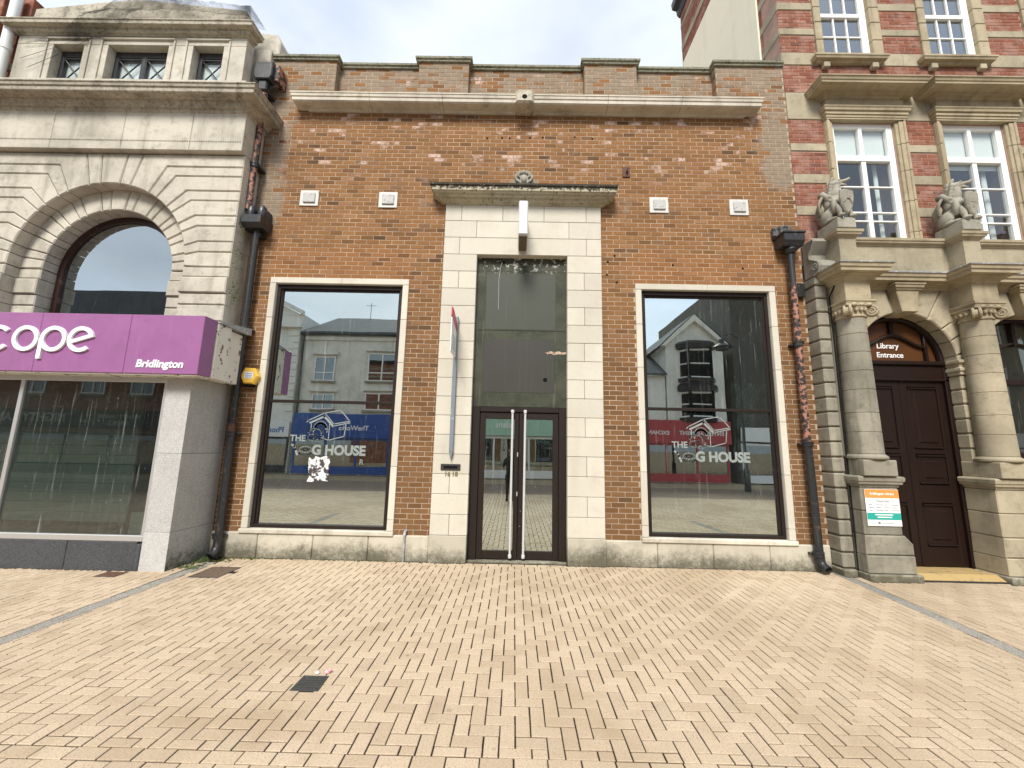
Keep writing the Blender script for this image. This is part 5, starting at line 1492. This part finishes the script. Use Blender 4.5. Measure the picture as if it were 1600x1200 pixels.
# parapet with pedestals for the griffins
pp_ = [(5.295, 0.0), (5.295, -.50), (5.575, -.50), (5.575, -.24)] + [p for i in (1, 2) for c in (5.435 + BAY * i,) for p in ((c - .14, -.24), (c - .14, -.50), (c + .14, -.50), (c + .14, -.24))] + [(LX1, -.24)]
obj('parapet', MB().sweep(pp_, [(0, 4.84), (0, 5.36)]).box(5.3, LX1, -.235, .1, 4.84, 5.36), MT['sand'], lib)
obj('parapet_base', MB().sweep(pp_, [(0, 4.84), (.03, 4.845), (.03, 4.90), (.01, 4.93), (0, 4.93)]), MT['sandg'], lib)
obj('parapet_cap', MB().sweep(pp_, [(0, 5.35), (.015, 5.355), (.02, 5.38), (.06, 5.395), (.065, 5.42), (.08, 5.43), (.085, 5.47), (.07, 5.48), (-.3, 5.50)]), MT['sandc'], lib)
obj('parapet_top', MB().box(5.22, LX1, -.25, .1, 5.37, 5.495), MT['sand'], lib)

# ------------------------------------------------------------------ griffins
def griffin(cx, cy, z, rz, label, variant):
    g = root('griffin_statue', (cx, cy, z), label, 'statue', 'stone griffins on the library parapet')
    rot = Matrix.Rotation(rz, 3, 'Z')
    def T(p): return tuple(rot @ Vector(p) + Vector((cx, cy, z)))
    obj('plinth', MB().cbox(cx - .15, cx + .15, cy - .20, cy + .26, z, z + .19, .014), MT['griff'], g)
    b = MB()
    Z = .19
    def bl(x, y, zz, a, bb, c, tilt=0.0):
        q = rot @ Matrix.Rotation(tilt, 3, 'X')
        b.ball(T((x, y, zz + Z)), a, bb, c, 16, 10, q)
    # sitting beast, chest towards the street, head turned to its left
    bl(0, .15, .14, .11, .14, .14)
    for s in (-1, 1):
        bl(s * .095, .09, .14, .055, .12, .13, .3)
        bl(s * .125, -.02, .035, .042, .11, .036)
        bl(s * .085, -.07, .28, .05, .055, .14)
        bl(s * .095, -.15, .15, .036, .042, .14, -.2)
        bl(s * .10, -.19, .03, .042, .065, .032)
    bl(0, .07, .27, .092, .11, .16, -.3)
    bl(0, -.01, .39, .09, .105, .15, -.2)
    bl(0, -.03, .52, .066, .075, .13, .15)
    bl(.01, -.035, .62, .058, .062, .09)
    hr = Matrix.Rotation(R(48), 3, 'Z')
    def hb(x, y, zz, a, bb, c, tilt=0.0):
        q = hr @ Vector((x, y, 0))
        b.ball(T((.01 + q.x, -.03 + q.y, zz + Z)), a, bb, c, 14, 9, rot @ hr @ Matrix.Rotation(tilt, 3, 'X'))
    hb(0, -.01, .715, .062, .085, .062)
    hb(0, -.11, .722, .040, .085, .034, -.12)
    hb(0, -.095, .662, .032, .070, .020, .32)
    hb(0, -.185, .742, .028, .024, .028)
    for s in (-1, 1):
        hb(s * .05, .04, .79, .016, .026, .052, .4)
        hb(s * .042, -.06, .752, .020, .022, .018)
        for k in range(5): hb(s * .06, .05 + .012 * k, .70 - .055 * k, .032, .036, .044)
    for k in range(4): hb(0, .085 + .004 * k, .74 - .075 * k, .03, .035, .05)
    bl(.05, .30, .10, .03, .06, .03)
    bl(.12, .24, .045, .04, .10, .028)
    bo_ = obj('body', b, MT['griff'], g)
    rm_ = bo_.modifiers.new('remesh', 'REMESH')
    rm_.mode = 'VOXEL'
    rm_.voxel_size = .012
    rm_.use_smooth_shade = True
    for s in (-1, 1):
        w = MB()
        for k in range(7):
            pts, rad = [], []
            ln = .36 - .030 * k
            for j in range(9):
                v = j / 8
                pts.append(T((s * (.085 + (.115 - .010 * k) * math.sin(.35 + v * 2.5)), .05 + .022 * k + .10 * v, .545 - .026 * k - ln * v ** 1.15 + Z)))
                rad.append((.026 - .001 * k) * (1 - .75 * v * v))
            w.tube(pts, rad, 8)
        w.tube([T((s * .07, .0, .40 + Z)), T((s * .12, .03, .50 + Z)), T((s * .15, .07, .565 + Z)), T((s * .13, .13, .58 + Z)), T((s * .10, .17, .54 + Z))], [.035, .045, .05, .042, .02], 10)
        w.ball(T((s * .09, .06, .42 + Z)), .035, .07, .12, 12, 8, rot)
        obj('wing', w, MT['griff'], g, smooth=60)
    sh = [(-.115, .47), (0, .495), (.115, .47), (.125, .35), (.10, .20), (.05, .10), (0, .05), (-.05, .10), (-.10, .20), (-.125, .35)]
    m2 = MB().prism(sh, -.235, -.19, .02, back=True)
    if variant:
        m2.cbox(-.008, .008, -.243, -.232, .2, .36, .003).cbox(-.05, .05, -.243, -.232, .29, .305, .003)
    else: m2.tube([(-.07, -.237, .25), (-.03, -.24, .32), (.03, -.24, .31), (.07, -.237, .24)], .012, 6)
    xf(m2, lambda x, y, zz: T((x, y - .06 * (zz - .25), zz + Z * .98)))
    obj('shield', m2, MT['griff'], g)
griffin(5.42, -.36, 5.502, R(6), 'stone griffin with shield on parapet nearest the brick shop', 0)
griffin(5.435 + BAY, -.36, 5.502, R(8), 'stone griffin with shield between the two tall white library windows', 1)
griffin(5.435 + 2 * BAY, -.36, 5.502, R(8), 'stone griffin with shield past the second white library window', 1)

# opening times board
nb = root('opening_times_sign', (5.55, -.46, .75), 'library opening times board with orange and teal bands on left pedestal', 'sign')
XA, XB, YB = 5.285, 5.79, -.452
pn = obj('panel', MB().cbox(XA, XB, YB - .008, YB, .775, 1.305, .002), MT['whiteboard'], nb)
def band(z0, z1, mt, n): return obj(n, MB().box(XA + .002, XB - .002, YB - .0092, YB - .0078, z0, z1), MT[mt], pn)
band(1.18, 1.303, 'orange', 'orange_band'); band(.865, .965, 'teal', 'teal_band')
text('sign_lettering', 'Bridlington Library', XA + .075, YB - .0105, 1.215, MT['letter'], pn, width=.36, ext=.001, bold=.02)
text('sign_lettering', 'Opening Times', XA + .16, YB - .0105, 1.12, MT['grayline'], pn, width=.19, ext=.001)
for k in range(3):
    for j, w in enumerate((.075, .10, .075, .10)): obj('print_line', MB().box(XA + .04 + j * .115, XA + .04 + j * .115 + w * (.7 + .3 * ((k + j) % 2)), YB - .0092, YB - .0085, 1.075 - k * .04, 1.085 - k * .04), MT['grayline'], pn)
for k in range(2): obj('print_line', MB().box(XA + .12 + .03 * k, XB - .12 - .02 * k, YB - .0104, YB - .0094, .93 - k * .035, .945 - k * .035), MT['letter'], pn)
obj('crest_print', MB().lathe([(0, 0), (.02, 0)], (XA + .17, YB - .009, .82), 12, axis='Y'), MT['grayline'], pn)
obj('print_line', MB().box(XA + .21, XA + .38, YB - .0092, YB - .0085, .815, .823), MT['grayline'], pn)

# ------------------------------------------------------------------ things on the ground
cv = root('iron_cover', (-1.525, -3.29, 0), 'small square black iron cover set in the paving', 'cover')
obj('frame', MB().prism([(-1.632, -3.388), (-1.418, -3.388), (-1.424, -3.192), (-1.626, -3.192)], .0042, -.02, .003, 'Z'), MT['iron'], cv)
rb_ = MB()
for k in range(6): rb_.cbox(-1.61, -1.44, -3.376 + k * .03, -3.362 + k * .03, .0035, .0075, .002)
obj('cover_rib', rb_, MT['iron'], cv)
c2 = root('access_cover', (-4.14, -.765, 0), 'brown rectangular access cover in paving near left downpipe', 'cover')
obj('lid', MB().prism([(-4.33, -.98), (-3.95, -.98), (-3.95, -.55), (-4.33, -.55)], .0045, -.02, .003, 'Z'), paint('rusty_brown_lid', (.11, .075, .05), .8, .2, (.16, .12, .09), sc=20, bump=.3), c2)
obj('lid_frame', MB().prism([(-4.345, -.995), (-3.935, -.995), (-3.935, -.535), (-4.345, -.535)], .0034, -.021, .002, 'Z'), MT['iron'], c2)
c3 = root('access_cover', (-5.42, -.95, 0), 'small broken iron cover at foot of the granite stall riser', 'cover')
obj('lid', MB().cbox(-5.55, -5.30, -1.04, -.87, -.01, .006, .004), MT['rust'], c3)
obj('lid_frame', MB().cbox(-5.57, -5.28, -1.06, -.85, -.015, .002, .003), MT['iron'], c3)
def crumple(name, c, r, mat, label, seed, cat='litter'):
    rr = random.Random(seed)
    b = MB().ball((c[0], c[1], c[2] + r * .55), r, r * .7, r * .55, 9, 6)
    b.v = [(p[0] + rr.uniform(-1, 1) * r * .28, p[1] + rr.uniform(-1, 1) * r * .2, max(c[2] + .0006, p[2] + rr.uniform(-1, 1) * r * .2)) for p in b.v]
    return tag(obj(name, b, mat), label, cat)
crumple('crumpled_wrapper', (-1.455, -3.15, .001), .026, paint('pink_foil', (.75, .25, .28), .35, .4, (.8, .8, .8), sc=60), 'crumpled pink and white wrapper beside the small iron cover', 3)
crumple('paper_scrap', (-1.535, -3.165, .001), .017, MT['whiteboard'], 'scrap of white paper at edge of the small iron cover', 5)
# moss and weeds along the left corner
def tuft(c, n, r, h, sd):
    rr = random.Random(sd)
    b = MB()
    for k in range(n):
        a = rr.uniform(0, 6.28); q = r * math.sqrt(rr.random())
        x, y = c[0] + q * math.cos(a), c[1] + q * math.sin(a)
        hh = h * rr.uniform(.4, 1); l = rr.uniform(-1, 1) * hh * .6; m_ = rr.uniform(-1, 1) * hh * .6; w = rr.uniform(.003, .008)
        b.add([(x - w, y, c[2]), (x + w, y, c[2]), (x + l * .5 + w, y + m_ * .5, c[2] + hh * .6), (x + l, y + m_, c[2] + hh), (x + l * .5 - w, y + m_ * .5, c[2] + hh * .6)], [(0, 1, 2, 4), (4, 2, 3)])
    return b
ms = MB()
rr = random.Random(11)
for k in range(90):
    u = rr.random()
    x = -4.80 + u * .95 * rr.random(); y = -.07 - (.75 * (1 - u) * rr.random())
    ms.ball((x, y, .0), rr.uniform(.008, .026), rr.uniform(.008, .026), rr.uniform(.004, .012), 7, 4)
for k in range(120):
    x = rr.uniform(-4.3, -1.4); y = -.045 - rr.random() ** 2 * .05
    ms.ball((x, y, .0), rr.uniform(.006, .022), rr.uniform(.006, .014), rr.uniform(.004, .010), 7, 4)
tag(obj('moss', ms, MT['moss']), 'green moss and dirt in the corner along foot of the plinth', 'moss', kind='stuff')
tag(obj('weed', tuft((-4.72, -.3, 0), 60, .10, .09, 1), MT['weed']), 'weed tuft below the left downpipe shoe', 'weed')
tag(obj('weed', tuft((-4.6, -.62, 0), 45, .12, .05, 2), MT['weed']), 'low weeds in paving by the mossy granite side', 'weed')
iv = MB()
for k in range(260):
    z = rr.choice((4.15, 4.3, 4.42, 4.75, 5.0, 5.45)) + rr.gauss(0, .07)
    wd = .05
    y = -.38 + rr.uniform(0, .22) + rr.uniform(-.03, .03)
    x = SX1 + .015 + rr.random() * wd
    a = rr.uniform(0, 6.28); q = rr.uniform(.008, .018)
    d1 = Vector((math.cos(a), rr.uniform(-.6, .6), math.sin(a))).normalized() * q
    d2 = d1.cross(Vector((rr.uniform(-1, 1), 1, rr.uniform(-1, 1)))).normalized() * q * .6
    c = Vector((x, y, z))
    iv.add([c - d1, c + d2, c + d1, c - d2], [(0, 1, 2, 3)])
tag(obj('ivy', iv, MT['weed']), 'dark straggling plant growing on the stone corner behind left downpipe', 'plant')

dr_ = MB()  # dark strip along the wall feet, added to stand in for contact shadow
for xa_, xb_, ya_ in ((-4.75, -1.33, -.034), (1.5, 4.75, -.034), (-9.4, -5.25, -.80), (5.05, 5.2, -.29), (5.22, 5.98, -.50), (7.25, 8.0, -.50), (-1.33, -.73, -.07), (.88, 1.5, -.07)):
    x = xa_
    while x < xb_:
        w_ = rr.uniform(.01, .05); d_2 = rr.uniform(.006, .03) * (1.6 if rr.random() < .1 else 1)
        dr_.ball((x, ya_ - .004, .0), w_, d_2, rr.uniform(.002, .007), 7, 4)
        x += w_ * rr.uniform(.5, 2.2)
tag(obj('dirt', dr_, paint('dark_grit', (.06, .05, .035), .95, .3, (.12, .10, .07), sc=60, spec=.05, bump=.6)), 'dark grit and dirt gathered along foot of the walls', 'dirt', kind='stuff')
# ------------------------------------------------------------------ far side of the street, seen mirrored in the glass
YO = -16.5
def facade(name, label, x0, x1, h, mat, depth=8):
    r = root(name, ((x0 + x1) / 2, YO, 0), label, 'building')
    obj('wall', MB().box(x0, x1, YO - depth, YO, 0, h), mat, r)
    return r
def fwin(r, x0, x1, z0, z1, nm=1, tr=0, frame='white', sill=True, y=YO):
    f = MB()
    e = .07
    f.box(x0, x0 + e, y, y + .06, z0, z1).box(x1 - e, x1, y, y + .06, z0, z1).box(x0, x1, y, y + .061, z0, z0 + e).box(x0, x1, y, y + .061, z1 - e, z1)
    for k in range(nm):
        x = x0 + (x1 - x0) * (k + 1) / (nm + 1)
        f.box(x - .035, x + .035, y, y + .062, z0, z1)
    if tr: f.box(x0, x1, y, y + .063, z0 + (z1 - z0) * tr - .03, z0 + (z1 - z0) * tr + .03)
    w = obj('window', f, MT[frame], r)
    obj('pane', MB().box(x0, x1, y + .005, y + .02, z0, z1), MT['glassf'], w)
    if sill: obj('sill', MB().cbox(x0 - .1, x1 + .1, y, y + .14, z0 - .12, z0, .01), MT['sandg'], w)
def shopfront(r, x0, x1, mat, bays=3, z1=2.1, y=YO):
    f = MB()
    for k in range(bays + 1):
        x = x0 + (x1 - x0) * k / bays
        f.box(x - .05, x + .05, y, y + .08, .05, z1)
    f.box(x0, x1, y, y + .082, .05, .5).box(x0, x1, y, y + .081, z1 - .12, z1)
    s = obj('shopfront', f, MT[mat], r)
    obj('shop_glass', MB().box(x0, x1, y + .004, y + .03, .5, z1 - .1), MT['glassf'], s)
def slope(r, x0, x1, ze, zr, y0=YO + .25, y1=YO - 4.5):
    obj('roof', MB().add([(x0, y0, ze), (x1, y0, ze), (x1, y1, zr), (x0, y1, zr), (x0, y0, ze - .12), (x1, y0, ze - .12), (x1, y1, zr - .12), (x0, y1, zr - .12)], [(0, 1, 2, 3), (4, 5, 6, 7), (0, 1, 5, 4), (2, 3, 7, 6), (0, 3, 7, 4), (1, 2, 6, 5)]), MT['slate'], r)
def sign(name, label, x0, x1, z0, z1, mat, words, y=YO + .12):
    s = root(name, ((x0 + x1) / 2, y, z0), label, 'sign')
    obj('panel', MB().cbox(x0, x1, y, y + .1, z0, z1, .01), MT[mat], s)
    for wtxt, xr, zb, wd, mt in words: text('sign_lettering', wtxt, xr, y + .104, zb, MT[mt], s, width=wd, ext=.006, face=1, bold=.02)
    return s
# cream house with the blue shop
A = facade('cream_house', 'stained cream rendered building over blue fascia reflected in left shop window', -12.9, -5.4, 8.4, MT['fcream'])
slope(A, -13.0, -5.3, 8.45, 10.8)
obj('gutter', MB().cbox(-13.0, -5.3, YO + .1, YO + .3, 8.25, 8.4, .03), MT['blackiron'], A)
fwin(A, -12.05, -10.8, 5.45, 6.95, 1, .35); fwin(A, -8.85, -6.3, 5.5, 7.2, 2, .3); fwin(A, -12.0, -10.7, 3.75, 4.7, 1); fwin(A, -8.9, -6.3, 3.75, 4.8, 2)
for x0, x1, z in ((-12.2, -10.65, 7.05), (-9.0, -6.15, 7.3), (-12.2, -10.55, 4.8), (-9.0, -6.15, 4.9)): obj('hood_mould', MB().cbox(x0, x1, YO, YO + .18, z, z + .16, .02), MT['fcream'], A)
obj('eaves_band', MB().cbox(-12.9, -5.4, YO, YO + .1, 7.95, 8.2, .02), MT['fcream'], A)
obj('aerial', MB().tube([(-10.6, YO - 4.4, 10.7), (-10.6, YO - 4.4, 12.0)], .02, 6).tube([(-11.0, YO - 4.4, 11.8), (-10.2, YO - 4.4, 11.8)], .015, 6), MT['blackiron'], A)
obj('soil_pipe', MB().tube([(-12.8, YO + .12, 3.5), (-12.8, YO + .12, 8.3)], .06, 8), MT['blackiron'], A)
shopfront(A, -12.8, -5.5, 'bluesign', 4)
sign('blue_shop_sign', 'blue shop fascia with white lettering across the street', -12.9, -5.4, 2.1, 3.5, 'bluesign', [('TheWorks', -8.45, 2.55, 1.75, 'letter')])
# white pedimented building to its left in the mirror
B = facade('white_gabled_house', 'white panelled house end beside the cream building across the street', -19.0, -13.1, 9.6, MT['fwhite'])
obj('raking_cornice', MB().prism([(-13.0, 9.5), (-13.0, 9.75), (-16.0, 11.2), (-19.0, 9.75), (-19.0, 9.5), (-16.0, 10.9)], YO + .3, YO, .02, back=True).prism([(-13.1, 9.5), (-16, 10.9), (-19, 9.5)], YO + .02, YO - .2, 0), MT['fwhite'], B)
obj('cornice', MB().cbox(-19.0, -13.0, YO, YO + .28, 8.7, 8.95, .02), MT['fwhite'], B)
for k in range(12): obj('quoin', MB().cbox(-13.75 if k % 2 else -13.55, -13.12, YO, YO + .06, 3.6 + k * .42, 3.98 + k * .42, .01), MT['fwhite'], B)
fwin(B, -15.6, -14.4, 5.2, 7.6, 1, .5); fwin(B, -18.2, -17.0, 5.2, 7.6, 1, .5)
shopfront(B, -18.9, -13.2, 'blacksign', 3)
sign('phone_shop_sign', 'white phone shop fascia strip across the street', -19.0, -13.1, 2.1, 3.0, 'whiteboard', [('Phone', -13.4, 2.35, 1.1, 'blue')])
# brick building with the black games shop
Cb = facade('games_shop_building', 'dark red brick building over black fascia reflected in stone building shop window', -32, -19.1, 10.6, FB)
for x in (-30.5, -27.3, -23.9, -21.2): fwin(Cb, x, x + 1.3, 4.2, 6.0, 1, .5); fwin(Cb, x, x + 1.3, 6.8, 8.3, 1, .5)
obj('parapet', MB().cbox(-32, -19.1, YO - .1, YO + .15, 8.7, 10.8, .02), MT['slate'], Cb)
shopfront(Cb, -31.8, -19.3, 'blacksign', 5)
sign('black_shop_sign', 'black games shop fascia with pale lettering across the street', -32, -19.1, 2.3, 3.3, 'blacksign', [('MIGHTY LANCER', -24.3, 2.65, 5.0, 'slatwall'), ('MIGHTY LANCER', -20.2, 2.85, 2.4, 'slatwall'), ('GAMES', -20.8, 2.5, 1.1, 'slatwall')])
# middle: low parade with a mint fascia
Dd = facade('mint_shop_building', 'pale building over mint green fascia reflected in the entrance doors', -5.3, 5.0, 8.6, MT['fwhite'])
for x in (-4.6, -2.0, .8, 3.2): fwin(Dd, x, x + 1.3, 4.6, 6.6, 1, .5)
slope(Dd, -5.3, 5.0, 8.6, 10.2)
shopfront(Dd, -5.2, 4.9, 'white', 5, 2.4)
sign('mint_shop_sign', 'mint green shop fascia across the street from the doors', -5.2, 4.9, 2.45, 3.5, 'mint', [('opticians', .6, 2.8, 1.7, 'letter')])
# right: small white building with slate roof, gabled house with bays, dark tall end wall
E_ = facade('low_white_house', 'low white house with steep slate roof reflected in right shop window', 5.1, 8.9, 6.2, MT['fwhite'])
slope(E_, 5.1, 8.95, 6.3, 9.2)
F = facade('bay_window_house', 'white gabled house with two storeys of bay windows reflected in right window', 9.0, 12.4, 8.0, MT['fwhite'])
obj('gable', MB().prism([(8.8, 8.0), (12.6, 8.0), (10.7, 9.75)], YO + .02, YO - 8, 0, back=True), MT['fwhite'], F)
obj('barge_board', MB().prism([(8.6, 7.95), (8.9, 7.95), (10.7, 9.55), (12.5, 7.95), (12.8, 7.95), (10.7, 9.95)], YO + .3, YO, .02, back=True), MT['fcream'], F)
obj('roof', MB().add([(8.5, YO + .3, 7.95), (10.7, YO + .3, 10.0), (10.7, YO - 8, 10.0), (8.5, YO - 8, 7.95), (12.9, YO + .3, 7.95), (12.9, YO - 8, 7.95)], [(0, 1, 2, 3), (1, 4, 5, 2)]), MT['slate'], F)
for z0, z1 in ((6.0, 7.75), (3.7, 5.2)):
    bp = [(9.75, YO), (10.1, YO + .55), (11.4, YO + .55), (11.75, YO)]
    obj('bay_head', MB().sweep(bp[::-1], [(0, z1), (.2, z1 + .05), (.25, z1 + .3), (0, z1 + .5)]), MT['blacksign'], F)
    obj('bay_sill', MB().sweep(bp[::-1], [(0, z0 - .25), (.1, z0 - .2), (.14, z0), (0, z0 + .02)]), MT['blacksign'], F)
    f = MB()
    for (xa, ya), (xb, yb), k in zip(bp, bp[1:], (1, 2, 1)):
        for u in ([0, 1] if k == 1 else [0, 1]):
            x, y = xa + (xb - xa) * u, ya + (yb - ya) * u
            f.box(x - .07, x + .07, y - .07, y + .07, z0, z1)
        f.tube([(xa, ya, z0 + .05), (xb, yb, z0 + .05)], .06, 4).tube([(xa, ya, z1 - .05), (xb, yb, z1 - .05)], .06, 4).tube([(xa, ya, (z0 + z1) / 2), (xb, yb, (z0 + z1) / 2)], .04, 4)
    bw = obj('bay_window', f, MT['white'], F)
    for (xa, ya), (xb, yb) in zip(bp, bp[1:]): obj('pane', MB().add([(xa, ya, z0), (xb, yb, z0), (xb, yb, z1), (xa, ya, z1)], [(0, 1, 2, 3)]), MT['glassf'], bw)
shopfront(F, 5.3, 12.3, 'redsign', 4, 2.2)
sign('red_shop_sign', 'red shop fascia with white lettering reflected in right shop window', 5.2, 12.5, 2.2, 3.55, 'redsign', [('ENTERTAINMENT', 12.05, 2.7, 2.55, 'letter'), ('EXCHANGE', 8.95, 2.7, 1.65, 'letter')])
G_ = facade('dark_brick_building', 'tall dark brick building end reflected at right of right shop window', 13.0, 30, 12.5, stone('sooty_dark_wall', (.09, .085, .075), (.04, .04, .035), .5, .4, vary=0), 12)  # the shadow on this brick end is put into its wall colour
slope(G_, 12.6, 30.3, 12.4, 15.5)
for x in (16.5, 20, 24, 27.5): fwin(G_, x, x + 1.4, 5, 7, 1, .5); fwin(G_, x, x + 1.4, 8.5, 10.5, 1, .5)
shopfront(G_, 13.2, 29.8, 'whiteboard', 7, 2.3)
sign('white_shop_sign', 'plain white shop fascia on dark brick building across the street', 13.1, 29.9, 2.4, 3.2, 'whiteboard', [])
lp_ = root('street_lamp', (10.9, -12.2, 0), 'dark street lamp with wide shade across the street', 'street lamp')
obj('column', MB().lathe([(.14, 0), (.14, .9), (.10, 1.0), (.07, 1.1), (.055, 6.9), (.05, 7.4)], (10.9, -12.2, 0), 14), MT['blackiron'], lp_, smooth=40)
obj('arm', MB().tube([(10.9, -12.2, 7.3), (10.6, -12.2, 7.55), (10.2, -12.2, 7.45), (10.1, -12.2, 7.2)], .035, 8), MT['blackiron'], lp_)
obj('lamp_shade', MB().lathe([(.05, .45), (.12, .4), (.14, .2), (.42, .02), (.44, 0), (.3, 0), (.28, -.12), (0, -.2)], (10.1, -12.2, 6.85), 20), MT['blackiron'], lp_, smooth=40)

# ------------------------------------------------------------------ the photographer, seen only as a reflection in the door glass
ph = root('person', (-.10, -7.12, 0), 'person in dark coat holding up a phone, reflected in the door glass', 'person')
b = MB()
def P_(x, y, z): return (-.10 + x, -7.12 + y, z)
def limb(pts, rad): b.tube([P_(*p) for p in pts], rad, 12)
for s in (-1, 1):
    limb([(s * .09, 0, .86), (s * .10, .01, .48), (s * .105, -.02, .09)], [.088, .060, .042])
    b.ball(P_(s * .11, .05, .045), .05, .13, .045)
    limb([(s * .19, 0, 1.36), (s * .25, .06, 1.14), (s * .20, .16, 1.24), (s * .10, .27, 1.46), (s * .06, .31, 1.64)], [.058, .05, .046, .038, .03])
limb([(0, 0, .84), (0, 0, 1.0), (0, 0, 1.2), (0, -.01, 1.36), (0, -.01, 1.44)], [.16, .145, .165, .17, .07])
for s in (-1, 1): b.ball(P_(s * .15, -.01, 1.37), .08, .085, .075)
limb([(0, 0, 1.40), (0, .02, 1.50)], [.06, .055])
bd3 = obj('body', b, MT['cloth'], ph)
rm_ = bd3.modifiers.new('remesh', 'REMESH'); rm_.mode = 'VOXEL'; rm_.voxel_size = .014; rm_.use_smooth_shade = True
hd = MB().ball(P_(0, .02, 1.60), .078, .098, .115, 16, 12).ball(P_(0, .12, 1.59), .016, .022, .024).ball(P_(0, .085, 1.53), .045, .03, .03)
for s in (-1, 1): hd.ball(P_(s * .08, .01, 1.595), .012, .022, .032)
obj('head', hd, MT['skin'], ph, smooth=60)
obj('hair', MB().ball(P_(0, -.005, 1.635), .088, .10, .095, 16, 10).ball(P_(0, -.06, 1.58), .075, .055, .09), MT['hair'], ph, smooth=60)
for s in (-1, 1):
    hn = MB().ball(P_(s * .058, .325, 1.68), .018, .03, .042)
    for k in range(4): hn.tube([P_(s * .055, .335, 1.665 + k * .018), P_(s * .048, .365, 1.67 + k * .018), P_(s * .032, .372, 1.672 + k * .018)], [.0085, .008, .006], 6)
    hn.tube([P_(s * .055, .32, 1.70), P_(s * .045, .33, 1.725), P_(s * .03, .335, 1.735)], [.0095, .009, .007], 6)
    obj('hand', hn, MT['skin'], ph, smooth=60)
tag(obj('phone', MB().cbox(-.135, -.065, -6.785, -6.775, 1.63, 1.78, .004), MT['black']), 'black phone held up by the reflected person', 'phone')
print('objects', len(bpy.data.objects))
